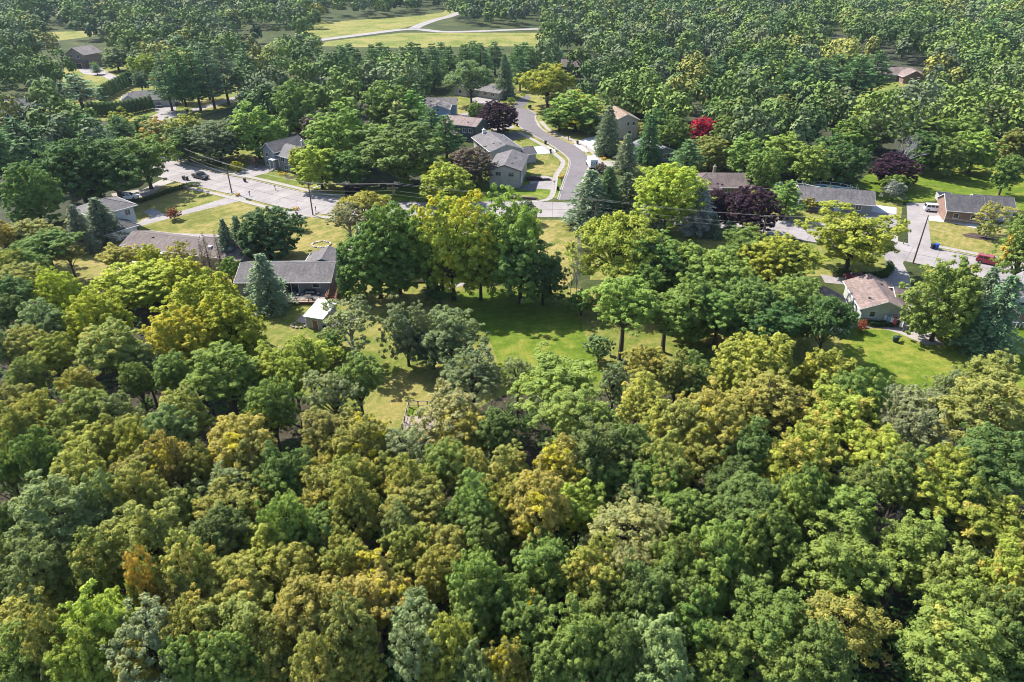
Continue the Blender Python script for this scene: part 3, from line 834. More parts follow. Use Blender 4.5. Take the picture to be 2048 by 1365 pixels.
drive([(1210, 308), (1260, 306), (1265, 320), (1214, 318)], MULCH, 0.02, 'flower_bed')
# farther roads
def far_road(px, w):
    c = spline([W(u, v) for u, v in px], 8)
    struct(ribbon('country_road', c, -w / 2, w / 2, 0.03, CONC))
far_road([(560, 92), (643, 80), (720, 70), (800, 60), (837, 59), (885, 64), (953, 63), (1022, 60), (1080, 58), (1172, 53), (1230, 52)], 9.0)
far_road([(826, 58), (840, 51), (868, 41), (902, 32), (925, 20), (915, 8), (860, 6), (760, 8), (650, 10)], 8.0)
flat_poly('field', [(610, 92), (650, 84), (800, 66), (1085, 66), (1100, 92), (960, 94), (800, 96)], 0.010, LAWN_MID)
flat_poly('field', [(600, 60), (680, 20), (900, 12), (915, 30), (850, 46), (800, 58), (650, 78)], 0.010, LAWN_MID)
flat_poly('field', [(40, 78), (110, 64), (190, 62), (195, 72), (100, 84)], 0.010, LAWN_MID)
# ------------------------------------------------------------------ houses
SID = {
 'grey': mat_siding('grey_siding', (0.30, 0.295, 0.30)), 'white': mat_siding('white_siding', (0.62, 0.64, 0.66)),
 'beige': mat_siding('beige_siding', (0.48, 0.45, 0.40)), 'green': mat_siding('dark_green_siding', (0.085, 0.10, 0.085)),
 'blue': mat_siding('blue_siding', (0.36, 0.44, 0.56)), 'sage': mat_siding('sage_siding', (0.52, 0.55, 0.50)),
 'brown': mat_siding('brown_siding', (0.16, 0.10, 0.075)), 'pale': mat_siding('pale_grey_siding', (0.46, 0.46, 0.45)),
 'slate': mat_siding('slate_siding', (0.25, 0.27, 0.28)),
 'brick': mat_brick('red_brick', (0.15, 0.075, 0.055), (0.21, 0.115, 0.08)), 'tan': mat_siding('tan_siding', (0.34, 0.26, 0.20)),
}
ROOF = {
 'grey': mat_roof('grey_shingle', (0.150, 0.138, 0.142)), 'dark': mat_roof('dark_shingle', (0.105, 0.100, 0.108)),
 'brown': mat_roof('brown_shingle', (0.170, 0.128, 0.118)), 'tan': mat_roof('tan_shingle', (0.26, 0.225, 0.20)),
 'orange': mat_roof('light_brown_shingle', (0.32, 0.225, 0.16)), 'pink': mat_roof('rose_brown_shingle', (0.27, 0.20, 0.18)),
 'blue': mat_roof('blue_grey_shingle', (0.22, 0.225, 0.24)), 'white': mat_plain('white_sheet_roof', (0.82, 0.82, 0.82), 0.4, 0.04, 1.0),
}
def window(root, x, y, z, w, h, face, trim=WHITE, mull=1, name='window'):
    """a framed window on a wall face of the house, local coordinates"""
    e = MB(); g = MB(); f = 0.09
    def bx(m, a, b, c, d, p, q):
        if face in 'SN':
            s = -1 if face == 'S' else 1
            m.box(x + a, x + b, min(y + s*p, y + s*q), max(y + s*p, y + s*q), z + c, z + d)
        else:
            s = -1 if face == 'W' else 1
            m.box(min(x + s*p, x + s*q), max(x + s*p, x + s*q), y + a, y + b, z + c, z + d)
    bx(e, -w/2 - f, -w/2, -f, h + f, -0.02, 0.07); bx(e, w/2, w/2 + f, -f, h + f, -0.02, 0.07)
    bx(e, -w/2, w/2, -f, 0, -0.02, 0.075); bx(e, -w/2, w/2, h, h + f, -0.02, 0.075)
    for k in range(mull):
        cx = -w/2 + w * (k + 1) / (mull + 1)
        bx(e, cx - 0.035, cx + 0.035, 0.0, h, -0.02, 0.06)
    o = e.build(name, trim, root)
    bx(g, -w/2 + 0.002, w/2 - 0.002, 0.002, h - 0.002, -0.02, 0.02)
    g.build('pane', GLASS, o)
    s = MB(); bx(s, -w/2 - 0.15, w/2 + 0.15, -f - 0.07, -f - 0.003, -0.02, 0.12); s.build('sill', trim, o)
    return o
def door(root, x, y, z, w, h, face, mat, trim=WHITE, name='door', panels=0):
    e = MB(); d = MB()
    def bx(m, a, b, c, dd, p, q):
        if face in 'SN':
            s = -1 if face == 'S' else 1
            m.box(x + a, x + b, min(y + s*p, y + s*q), max(y + s*p, y + s*q), z + c, z + dd)
        else:
            s = -1 if face == 'W' else 1
            m.box(min(x + s*p, x + s*q), max(x + s*p, x + s*q), y + a, y + b, z + c, z + dd)
    bx(d, -w/2, w/2, 0, h, -0.02, 0.03); o = d.build(name, mat, root)
    bx(e, -w/2 - 0.1, -w/2 - 0.002, 0, h + 0.1, -0.02, 0.07); bx(e, w/2 + 0.002, w/2 + 0.1, 0, h + 0.1, -0.02, 0.07); bx(e, -w/2, w/2, h + 0.002, h + 0.1, -0.02, 0.068)
    e.build('frame', trim, o)
    for k in range(panels):
        p = MB(); bx(p, -w/2 + 0.06, w/2 - 0.06, h * k / panels + 0.05, h * (k + 1) / panels - 0.03, -0.01, 0.05); p.build('panel', mat, o)
    if not panels and w < 1.4:
        p = MB(); bx(p, w/2 - 0.16, w/2 - 0.08, h * 0.45, h * 0.52, 0.0, 0.09); p.build('handle', METAL, o)
    return o

def wing(root, cx, cy, w, d, wh, rise, roof='gable', ridge='x', wall='grey', rf='grey', over=0.55, z0=0.0, trim=WHITE, vents=0, hipin=None, base=True):
    x0, x1, y0, y1 = cx - w/2, cx + w/2, cy - d/2, cy + d/2
    m = MB(); wm = SID[wall]; rm = ROOF[rf]
    if roof == 'gable' and ridge == 'x':
        m.prism([(y0, z0), (y1, z0), (y1, z0 + wh), (cy, z0 + wh + rise - 0.03), (y0, z0 + wh)], 'x', x0, x1)
    elif roof == 'gable':
        m.prism([(x0, z0), (x1, z0), (x1, z0 + wh), (cx, z0 + wh + rise - 0.03), (x0, z0 + wh)], 'y', y0, y1)
    elif roof == 'shed':
        m.prism([(y0, z0), (y1, z0), (y1, z0 + wh + rise - 0.03), (y0, z0 + wh - 0.03)], 'x', x0, x1)
    else:
        m.box(x0, x1, y0, y1, z0, z0 + wh)
    m.build('wall', wm, root)
    if base and z0 == 0.0:
        MB().box(x0 - 0.025, x1 + 0.025, y0 - 0.025, y1 + 0.025, -0.05, 0.28).build('foundation', WALK, root)
    t = 0.16; r = MB(); half = (d if ridge == 'x' else w) / 2; sl = rise / half; ez = z0 + wh - over * sl; og = over * 0.7
    zr = z0 + wh + rise
    if roof == 'gable':
        c, lo, hi = (cy, x0 - og, x1 + og) if ridge == 'x' else (cx, y0 - og, y1 + og)
        prof = [(c - half - over, ez), (c, zr), (c + half + over, ez), (c + half + over, ez + t), (c, zr + t), (c - half - over, ez + t)]
        r.prism(prof, 'x' if ridge == 'x' else 'y', lo, hi)
        ro = r.build('roof', rm, root)
        cap = MB(); cap.prism([(c - 0.16, zr + t - 0.16 * sl + 0.015), (c, zr + t + 0.03), (c + 0.16, zr + t - 0.16 * sl + 0.015), (c, zr + t - 0.05)], 'x' if ridge == 'x' else 'y', lo + 0.02, hi - 0.02)
        cap.build('ridge_cap', rm, ro)
        for s in (-1, 1):     # eave gutters
            g = MB(); e = c + s * (half + over + 0.002)
            a, b = min(e, e + s * 0.1), max(e, e + s * 0.1)
            if ridge == 'x': g.box(lo + 0.01, hi - 0.01, a, b, ez + 0.0, ez + t - 0.02)
            else: g.box(a, b, lo + 0.01, hi - 0.01, ez + 0.0, ez + t - 0.02)
            g.build('gutter', trim, ro)
        for s, e in ((-1, lo), (1, hi)):   # barge boards
            g = MB(); a, b = (e - 0.06, e - 0.003) if s < 0 else (e + 0.003, e + 0.06)
            g.prism([(c - half - over, ez - 0.03), (c, zr - 0.03), (c + half + over, ez - 0.03), (c + half + over, ez + t - 0.04), (c, zr + t - 0.04), (c - half - over, ez + t - 0.04)], 'x' if ridge == 'x' else 'y', a, b)
            g.build('bargeboard', trim, ro)
    elif roof == 'shed':
        sl = rise / d; r.prism([(y0 - 0.3, z0 + wh - 0.3 * sl), (y1 + 0.3, z0 + wh + rise + 0.3 * sl), (y1 + 0.3, z0 + wh + rise + 0.3 * sl + 0.12), (y0 - 0.3, z0 + wh - 0.3 * sl + 0.12)], 'x', x0 - 0.3, x1 + 0.3)
        ro = r.build('roof', rm, root)
    else:
        hi_ = hipin if hipin is not None else min(w, d) / 2
        X0, X1, Y0, Y1 = x0 - over, x1 + over, y0 - over, y1 + over
        if w >= d: ra, rb = (x0 + hi_, cy, zr), (x1 - hi_, cy, zr)
        else: ra, rb = (cx, y0 + hi_, zr), (cx, y1 - hi_, zr)
        if abs(w - d) < 0.2: ra = rb = (cx, cy, zr); 
        b0, b1, b2, b3 = (X0, Y0, ez), (X1, Y0, ez), (X1, Y1, ez), (X0, Y1, ez)
        r.v = [b0, b1, b2, b3, ra, rb] + [(p[0], p[1], p[2] - t) for p in (b0, b1, b2, b3)]
        if w >= d: r.f = [(0, 1, 5, 4), (1, 2, 5), (2, 3, 4, 5), (3, 0, 4)]
        else: r.f = [(0, 1, 4), (1, 2, 5, 4), (2, 3, 5), (3, 0, 4, 5)]
        r.f += [(0, 6, 7, 1), (1, 7, 8, 2), (2, 8, 9, 3), (3, 9, 6, 0), (9, 8, 7, 6)]
        ro = r.build('roof', rm, root)
        for a, b in (((X0, X1), (Y0 - 0.1, Y0 - 0.003)), ((X0, X1), (Y1 + 0.003, Y1 + 0.1)), ((X0 - 0.1, X0 - 0.003), (Y0, Y1)), ((X1 + 0.003, X1 + 0.1), (Y0, Y1))):
            MB().box(a[0], a[1], b[0], b[1], ez - t + 0.01, ez - 0.01).build('gutter', trim, ro)
        for p, q in ((b0, ra), (b1, rb), (b2, rb), (b3, ra)) if w >= d else ((b0, ra), (b1, ra), (b2, rb), (b3, rb)):
            MB().tube([p, q], 0.07, 5).build('hip_cap', rm, ro)
    rr = random.Random(int(cx * 10 + w * 100))
    for k in range(vents):
        vx = rr.uniform(x0 + 1, x1 - 1)
        if roof == 'gable' and ridge == 'x': vy = cy + rr.choice((-1, -1, 1)) * d * rr.uniform(0.1, 0.35)
        else: vy = rr.uniform(y0 + 1, y1 - 1); vx = cx + rr.choice((-1, 1)) * w * rr.uniform(0.1, 0.32)
        off = abs(vy - cy) if ridge == 'x' else abs(vx - cx)
        z = zr + t - off * sl
        if k % 2: MB().lathe([(0.06, z - 0.1), (0.06, z + 0.5), (0.09, z + 0.5), (0.09, z + 0.56)], vx, vy, 8).build('vent_pipe', GREYTRIM, ro)
        else: MB().box(vx - 0.2, vx + 0.2, vy - 0.2, vy + 0.2, z - 0.1, z + 0.16).build('roof_vent', DARKTRIM, ro)
    return ro
def chimney(root, x, y, z0, z1, mat, w=0.8):
    o = MB().box(x - w/2, x + w/2, y - w/2, y + w/2, z0, z1).box(x - w/2 - 0.08, x + w/2 + 0.08, y - w/2 - 0.08, y + w/2 + 0.08, z1 - 0.18, z1 - 0.02).build('chimney', mat, root)
    MB().lathe([(0.14, z1 - 0.05), (0.14, z1 + 0.3), (0.22, z1 + 0.3), (0.05, z1 + 0.42)], x, y, 8).build('cap', METAL, o)
def house(name, label, x, y, ang): return empty(name, (x, y, 0), R(ang), label, 'house')

# grey ranch with the timber deck
h = house('ranch_house', 'long grey ranch house with timber deck and outdoor furniture behind it', -42.1, 117.9, 0.5)
wing(h, 0, 0, 16.8, 8.4, 2.95, 1.6, wall='grey', rf='grey', vents=3, over=0.7)
wing(h, 5.6, 6.0, 6.6, 5.4, 2.8, 1.3, ridge='y', wall='grey', rf='grey')
window(h, 5.9, -4.2, 1.55, 1.3, 0.95, 'S', mull=0); window(h, -6.4, -4.2, 1.3, 1.4, 1.1, 'S')
d_ = door(h, 1.3, -4.2, 0.62, 2.6, 2.15, 'S', GLASS, name='sliding_door'); MB().box(1.24, 1.36, -4.29, -4.25, 0.62, 2.77).build('mullion', WHITE, d_)
window(h, 8.3, 0.5, 1.3, 1.2, 1.1, 'E'); window(h, -2.6, -4.2, 1.3, 1.2, 1.1, 'S')
MB().box(-1.9, -1.2, -4.5, -4.23, 1.2, 2.6).build('shelf', DARKTRIM, h)
dk = empty('timber_deck', (-37.6, 111.5, 0), 0, 'reddish timber deck with railings and steps behind the grey ranch house', 'deck')
for i in range(14):
    MB().box(-3.6 + i * 0.52, -3.6 + i * 0.52 + 0.5, -1.75, 1.9, 0.50, 0.56).build('plank', GREYWOOD, dk)
MB().box(-3.62, 3.72, -1.79, -1.755, 0.26, 0.56).build('skirt', REDWOOD, dk)
for x in (-3.55, -1.3, 0.9, 3.0): MB().box(x - 0.06, x + 0.06, -1.74, -1.62, 0.0, 1.5).build('post', REDWOOD, dk)
for a, b in ((-3.49, -1.36), (-1.24, 0.84), (0.96, 2.94)):
    for z in (1.44, 0.78): MB().box(a, b, -1.72, -1.64, z, z + 0.07).build('rail', WHITE if z > 1 else REDWOOD, dk)
    for k in range(9): MB().box(a + 0.1 + k * 0.22, a + 0.14 + k * 0.22, -1.70, -1.66, 0.85, 1.44).build('baluster', REDWOOD, dk)
for y in (-1.0, 0.2, 1.4): MB().box(3.7, 3.82, y, y + 0.12, 0, 1.5).build('post', REDWOOD, dk); MB().box(-3.72, -3.60, y, y + 0.12, 0, 1.5).build('post', REDWOOD, dk)
for z in (0.8, 1.1, 1.42): MB().box(3.72, 3.8, -0.88, 1.4, z, z + 0.07).build('rail', REDWOOD, dk)
for k in range(4): MB().box(-5.0 + 0.32 * k, -4.66 + 0.32 * k, -2.4, -1.3, 0.0, 0.12 + 0.13 * k).build('step', REDWOOD, dk)
MB().tube([(-4.9, -2.45, 0.9), (-3.7, -2.45, 1.4)], 0.05, 4).tube([(-4.9, -2.45, 0), (-4.9, -2.45, 0.95)], 0.05, 4).build('handrail', REDWOOD, dk)
st = empty('outdoor_stairs', (-32.6, 113.5, 0), R(-5), 'timber stairs with slanted handrails climbing the end of the grey ranch house', 'stairs')
for k in range(9): MB().box(-0.7, 0.7, -3.0 + 0.55 * k, -2.4 + 0.55 * k, 0.1 + 0.2 * k, 0.18 + 0.2 * k).build('step', REDWOOD, st)
for sx in (-0.75, 0.75):
    MB().tube([(sx, -3.0, 1.1), (sx, 2.3, 2.95)], 0.06, 4).build('handrail', REDWOOD, st)
    MB().tube([(sx, -3.0, 0.7), (sx, 2.3, 2.55)], 0.05, 4).build('rail', REDWOOD, st)
    for k in range(4): MB().box(sx - 0.06, sx + 0.06, -3.0 + 1.7 * k, -2.88 + 1.7 * k, 0, 1.15 + 0.6 * k).build('post', REDWOOD, st)
# furniture on the deck
sofa = empty('outdoor_sofa', (-37.2, 112.9, 0.56), 0, 'dark wicker outdoor sofa with pale cushions by the sliding door', 'sofa')
MB().box(-1.0, 1.0, -0.4, 0.4, 0, 0.32).build('base', BLACK, sofa, bevel=0.03); MB().box(-1.0, 1.0, 0.28, 0.42, 0.32, 0.8).build('backrest', BLACK, sofa)
for k in range(3): MB().box(-0.85 + k * 0.58, -0.32 + k * 0.58, -0.36, 0.26, 0.33, 0.46).build('cushion', GREYTRIM, sofa, bevel=0.04)
for s in (-1, 1): MB().box(s * 1.0 - 0.1, s * 1.0 + 0.1, -0.4, 0.4, 0.322, 0.6).build('armrest', BLACK, sofa)
def chair(x, y, rz, lab):
    c = empty('outdoor_chair', (x, y, 0.56), rz, lab, 'chair')
    MB().box(-0.32, 0.32, -0.32, 0.32, 0.26, 0.36).build('seat', BLACK, c, bevel=0.02); MB().box(-0.32, 0.32, 0.24, 0.34, 0.36, 0.85).build('backrest', BLACK, c, bevel=0.02)
    MB().box(-0.27, 0.27, -0.27, 0.22, 0.362, 0.46).build('cushion', GREYTRIM, c, bevel=0.03)
    for sx in (-1, 1):
        for sy in (-1, 1): MB().box(sx*0.28 - 0.03, sx*0.28 + 0.03, sy*0.28 - 0.03, sy*0.28 + 0.03, 0, 0.26).build('leg', BLACK, c)
chair(-39.3, 112.0, R(80), 'black deck chair facing the sofa from the steps side')
chair(-35.5, 112.3, R(-70), 'black deck chair at the other end of the sofa')
chair(-36.3, 110.7, R(175), 'black deck chair with its back to the deck railing')
tb = empty('coffee_table', (-37.3, 111.6, 0.56), 0, 'low dark slatted table in the middle of the deck', 'table')
MB().box(-0.55, 0.55, -0.35, 0.35, 0.36, 0.42).build('table_top', DARKTRIM, tb)
for sx in (-1, 1):
    for sy in (-1, 1): MB().box(sx*0.48 - 0.03, sx*0.48 + 0.03, sy*0.28 - 0.03, sy*0.28 + 0.03, 0, 0.36).build('leg', DARKTRIM, tb)
# garden shed with white lean-to roof
s_ = empty('garden_shed', (-32.6, 102.9, 0), R(-17), 'small garden shed with bright white lean-to roof', 'shed')
wing(s_, 0, 0, 3.2, 4.6, 2.3, 0.7, roof='shed', wall='pale', rf='white', base=False)
door(s_, 0.1, -2.3, 0.0, 0.95, 1.75, 'S', REDWOOD)
tag(MB().lathe([(0.26, 0), (0.3, 0.85), (0.32, 0.9), (0.2, 0.92)], 0, 0, 10).build('rain_barrel', BLACK, None, (-31.6, 100.2, 0)), 'black rain barrel beside the shed door', 'barrel')
fr = empty('stone_fire_pit', (-36.4, 101.9, 0), 0, 'ring of pale stones on the gravel patio by the shed', 'fire pit')
for k in range(11):
    a = k * 6.283 / 11; q = TR.uniform(0.22, 0.34)
    MB().lathe([(q * 0.7, 0), (q, 0.12), (q * 0.85, 0.25), (q * 0.3, 0.3)], math.cos(a) * 1.3, math.sin(a) * 0.9, 7).build('stone', GRAVEL, fr)

# long ranch behind it
h = house('ranch_house', 'long brown-roofed grey ranch house with bare brown conifers in front', -66.0, 131.6, -16)
wing(h, -4.6, 0, 18.5, 7.4, 2.6, 1.35, wall='pale', rf='brown', vents=4, over=0.7); wing(h, 8.4, 0.6, 10.5, 8.0, 2.65, 1.7, wall='pale', rf='brown', vents=3, over=0.75)
for x in (-8.4, -5.2, -1.0): window(h, x, -3.7, 1.2, 1.4, 0.95, 'S')
window(h, 6.2, -3.4, 1.1, 1.2, 1.1, 'S'); window(h, 10.5, -3.4, 1.3, 1.2, 1.1, 'S')
for x in (-13.0,): MB().box(x - 0.07, x + 0.07, -4.6, -4.46, 0, 2.9).build('porch_post', WHITE, h)
for k, (x, y) in enumerate(((5.9, -1.9), (9.5, -2.2), (10.6, -1.8))): MB().box(x - 0.4, x + 0.4, y - 0.35, y + 0.35, 3.3, 3.75 + 0.1 * k).build('skylight', WHITEMETAL, h)
um = empty('patio_umbrella', tuple(W(333, 521)), 0, 'open white patio umbrella behind the brown-roofed ranch house', 'umbrella')
MB().lathe([(1.75, 2.1), (1.7, 2.16), (1.0, 2.5), (0.1, 2.75)], 0, 0, 8).build('canopy', WHITEMETAL, um); MB().lathe([(0.03, 0), (0.03, 2.7)], 0, 0, 6).build('pole', METAL, um); MB().lathe([(0.3, 0), (0.28, 0.08), (0.05, 0.1)], 0, 0, 10).build('base', BLACK, um)
tp = empty('trampoline', tuple(W(262, 540)), 0, 'round white-covered above-ground spa pool among yellow-green treetops', 'spa pool')
MB().lathe([(1.9, 0), (1.9, 0.85), (1.98, 0.85), (1.98, 1.0), (0.1, 1.12)], 0, 0, 20).build('cover', WHITEMETAL, tp)
tp.name = 'spa_pool'
sl = empty('sun_lounger', tuple(W(352, 528)), R(-20), 'striped black and white sun lounger beside the white patio umbrella', 'lounger')
for k in range(7): MB().box(-0.35, 0.35, -1.0 + k * 0.29, -0.74 + k * 0.29, 0.3 + (0.12 * max(0, k - 3)), 0.36 + (0.12 * max(0, k - 3))).build('slat', WHITE if k % 2 else BLACK, sl)
for sx in (-1, 1):
    for y in (-0.9, 0.6): MB().box(sx*0.3 - 0.03, sx*0.3 + 0.03, y, y + 0.06, 0, 0.3).build('leg', METAL, sl)
ct = empty('storage_tote', tuple(W(314, 515)), R(-15), 'bright blue plastic box against the ranch house wall', 'box')
MB().box(-0.6, 0.6, -0.35, 0.35, 0, 0.7).build('body', BLUE, ct, bevel=0.04); MB().box(-0.64, 0.64, -0.39, 0.39, 0.7, 0.78).build('lid', BLUE, ct)

# white two-storey with hipped roofs
h = house('two_storey_house', 'white two-storey house with hipped grey roof and hipped garage', -91.4, 147.2, -37)
wing(h, 0, 0, 8.0, 8.6, 5.6, 1.6, roof='hip', wall='white', rf='grey', over=0.8)
wing(h, 5.6, -1.4, 6.2, 6.4, 2.7, 1.5, roof='hip', wall='white', rf='dark', over=0.6, ridge='x')
for x in (-2.0, 1.0): window(h, x, -4.3, 3.4, 1.0, 1.2, 'S', mull=0)
window(h, -2.2, -4.3, 0.9, 1.0, 1.2, 'S', mull=0); window(h, 4.0, 2.8, 3.4, 1.1, 1.2, 'E')
door(h, 8.7, -1.4, 0.05, 4.6, 2.2, 'E', WHITE, name='garage_door', panels=4)

# grey gabled cottage over the road
h = house('gabled_house', 'grey gabled house with white porch across the road', -64.6, 197.6, -38)
wing(h, -2.6, 0.4, 5.4, 10.5, 5.2, 1.9, ridge='y', wall='slate', rf='grey', over=0.6)
wing(h, 2.9, 0.2, 6.2, 8.2, 4.3, 1.9, ridge='x', wall='slate', rf='grey', over=0.6)
window(h, -3.3, -4.85, 3.2, 1.5, 1.1, 'S', mull=1); window(h, -3.3, -4.85, 0.7, 1.5, 1.1, 'S', mull=1)
window(h, 2.4, -3.9, 2.5, 1.7, 1.1, 'S', mull=1); window(h, 3.6, -3.9, 0.5, 1.7, 1.0, 'S', mull=1); window(h, 6.0, -1.0, 2.4, 1.1, 1.2, 'E'); 
pr = MB().box(-0.9, 1.2, -6.4, -4.0, 3.0, 3.14).build('porch_roof', WHITE, h)
for x in (-0.8, 1.1): MB().box(x - 0.07, x + 0.07, -6.3, -6.16, 0, 3.0).build('porch_post', WHITE, h)
door(h, 0.15, -3.9, 0.6, 0.95, 2.1, 'S', WHITE)
for k in range(4): MB().box(-0.4, 0.8, -7.2 + 0.3 * k, -6.9 + 0.3 * k, 0, 0.14 * (k + 1)).build('step', WALK, h)
chimney(h, 4.2, 2.2, 4.5, 7.6, WHITE, 0.7)

# corner house, beige gable
h = house('gabled_house', 'beige split-level house with gable end, on the street corner', -0.9, 184.6, -8)
wing(h, 0, 0, 8.2, 15.0, 4.7, 1.3, ridge='y', wall='beige', rf='grey', vents=5, over=0.5, trim=DARKTRIM)
window(h, -1.7, -7.5, 3.2, 1.3, 0.95, 'S', trim=GREYTRIM); window(h, 1.7, -7.5, 3.1, 1.3, 0.95, 'S', trim=GREYTRIM)
door(h, 4.1, -4.6, 0.05, 4.4, 2.1, 'E', WHITE, name='garage_door', panels=4); window(h, 4.1, -3.8, 3.1, 1.4, 1.0, 'E', trim=WHITE); window(h, 4.1, 2.2, 2.8, 2.0, 1.2, 'E'); door(h, 4.1, 0.1, 2.0, 1.0, 2.1, 'E', BLACK)
MB().box(-4.24, -4.12, -7.62, -7.5, 0, 4.5).build('downpipe', DARKTRIM, h); MB().box(4.12, 4.24, -7.62, -7.5, 0, 4.5).build('downpipe', DARKTRIM, h)
rw = empty('retaining_wall', tuple((W(1050, 362) + W(1108, 361)) / 2), 0, 'dark block retaining wall between lawn and garage drive', 'wall')
a_, b_ = W(1050, 362), W(1107, 361); L_ = (b_ - a_).length
rw.rotation_euler = (0, 0, math.atan2(b_.y - a_.y, b_.x - a_.x))
for c in range(4):
    n_ = int(L_ * (1 - 0.18 * c) / 0.9)
    for k in range(n_): MB().box(-L_/2 + k * 0.9 + 0.02 + (0.4 if c % 2 else 0), -L_/2 + k * 0.9 + 0.88 + (0.4 if c % 2 else 0), -0.2, 0.2, 0.3 * c, 0.3 * c + 0.28).build('block', MULCH if (k + c) % 3 else DARKTRIM, rw)
rw = empty('retaining_wall', tuple((W(1018, 398) + W(1072, 400)) / 2), 0, 'low brown stone wall along the lawn edge above the main road', 'wall')
a_, b_ = W(1015, 397), W(1072, 400); L_ = (b_ - a_).length; rw.rotation_euler = (0, 0, math.atan2(b_.y - a_.y, b_.x - a_.x))
for c in range(2):
    for k in range(int(L_ / 0.8)): MB().box(-L_/2 + k * 0.8 + 0.02 + 0.35 * c, -L_/2 + k * 0.8 + 0.78 + 0.35 * c, -0.25, 0.25, 0.35 * c, 0.35 * c + 0.33).build('block', mat_plain('brown_stone', (0.16, 0.11, 0.095), 0.9, 0.4, 3.0), rw)

h = house('split_level_house', 'pale house with broad brown-grey roof and attached garage, white driveway', -4.6, 204.6, 20)
wing(h, 0, 0, 9.0, 17.0, 4.9, 1.5, ridge='y', wall='pale', rf='grey', vents=6, over=0.6)
wing(h, 7.0, -4.5, 5.2, 6.0, 2.8, 1.2, ridge='x', wall='pale', rf='dark', over=0.5)
for x in (0.6, 2.0): window(h, x, -8.5, 2.6, 0.9, 1.3, 'S', mull=0)
for y in (-6.5, -3.0, 0.5, 4.0): window(h, -4.5, y, 2.9, 1.5, 1.2, 'W')
for y in (-5.5, -1.0): window(h, -4.5, y, 0.6, 1.4, 1.0, 'W')
door(h, 9.6, -4.5, 0.05, 4.4, 2.1, 'E', WHITE, name='garage_door', panels=4); chimney(h, -1.5, 7.5, 5.2, 7.2, WHITE, 0.8)

h = house('house', 'dark green house with angled brown roof behind the pale split-level', -15.6, 231.0, -24)
wing(h, 0, 0, 12.5, 8.6, 5.0, 1.5, wall='green', rf='pink', vents=3, over=0.5, trim=GREYTRIM)
wing(h, -2.5, -5.6, 5.0, 5.0, 2.6, 1.0, ridge='y', wall='green', rf='pink', over=0.4, trim=GREYTRIM)
wing(h, -5.2, 3.5, 5.5, 6.0, 4.2, 1.3, ridge='y', wall='green', rf='pink', over=0.4, trim=GREYTRIM)
for x in (2.0, 4.2): window(h, x, -4.3, 2.8, 1.2, 1.2, 'S')

h = house('house', 'light blue house with gable end and pale roof', -26.4, 258.0, 0)
wing(h, 0, -3.4, 7.8, 9.0, 4.9, 1.4, ridge='y', wall='blue', rf='tan', over=0.5); wing(h, 0.3, 4.4, 11.0, 6.4, 5.0, 1.5, ridge='x', wall='blue', rf='grey', over=0.5)
MB().prism([(-1.5, 2.5), (3.9, 2.5), (3.9, 3.6), (-1.5, 2.7)], 'y', -9.6, -7.9).build('porch_roof', WHITE, h)
window(h, 0, -7.9, 4.4, 0.8, 0.6, 'S', mull=0); window(h, 5.8, 4.4, 2.8, 1.3, 1.2, 'E')

h = house('ranch_house', 'low beige ranch house at the head of the turning circle', -8.8, 300.6, -38)
wing(h, 0, 0, 17.0, 10.0, 3.0, 1.7, wall='beige', rf='grey', vents=3, over=0.8); wing(h, -9.6, -4.2, 7.0, 9.0, 3.0, 1.6, ridge='y', wall='beige', rf='grey', over=0.6)
for x in (-3.0, 1.0, 5.0): window(h, x, -5.0, 1.2, 1.6, 1.1, 'S')
for y in (-2.0, 1.8): window(h, 8.5, y, 1.1, 0.7, 1.5, 'E', mull=0)
window(h, -9.6, -8.7, 1.3, 1.6, 1.2, 'S')

h = house('house', 'small dark brown house among trees beyond the turning circle', W(1142, 152).x, W(1142, 152).y, -8)
wing(h, 0, 0, 9, 8, 5.0, 2.4, wall='brown', rf='brown', vents=2); chimney(h, 2.5, 1.5, 5.5, 8.6, SID['tan'], 0.8)
window(h, -2, -4.0, 3.0, 1.3, 1.2, 'S'); window(h, 2, -4.0, 3.0, 1.3, 1.2, 'S')

h = house('two_storey_house', 'beige two-storey house with light brown roof behind tall spruces', 36.2, 234.6, 11)
wing(h, 0, 0, 7.8, 13.0, 6.2, 1.7, ridge='y', wall='beige', rf='orange', vents=2, over=0.5); wing(h, -5.4, 1.5, 3.2, 5.0, 5.2, 0.8, wall='white', rf='orange', ridge='x')
for x in (0.6, 2.4): window(h, x, -6.5, 4.4, 0.75, 1.1, 'S', mull=0)
window(h, 1.2, -6.5, 1.6, 1.2, 1.0, 'S', mull=0); window(h, 3.9, -4.0, 4.0, 1.1, 1.3, 'E'); window(h, 3.9, 1.0, 4.0, 1.1, 1.3, 'E')
h = house('ranch_house', 'low house with pale blue-grey roof and a gable, behind conifers', 43.0, 207.4, 18)
wing(h, 0, 0, 9.4, 12.0, 2.8, 1.5, ridge='y', wall='slate', rf='blue', vents=2, over=0.7); wing(h, -5.4, 0.5, 7.0, 7.5, 2.7, 1.3, ridge='x', wall='slate', rf='blue', over=0.6)
window(h, 1.0, -6.0, 1.1, 2.0, 1.2, 'S'); wing(h, 6.8, 2.5, 3.6, 5.0, 2.4, 0.6, ridge='x', wall='tan', rf='tan', over=0.3)

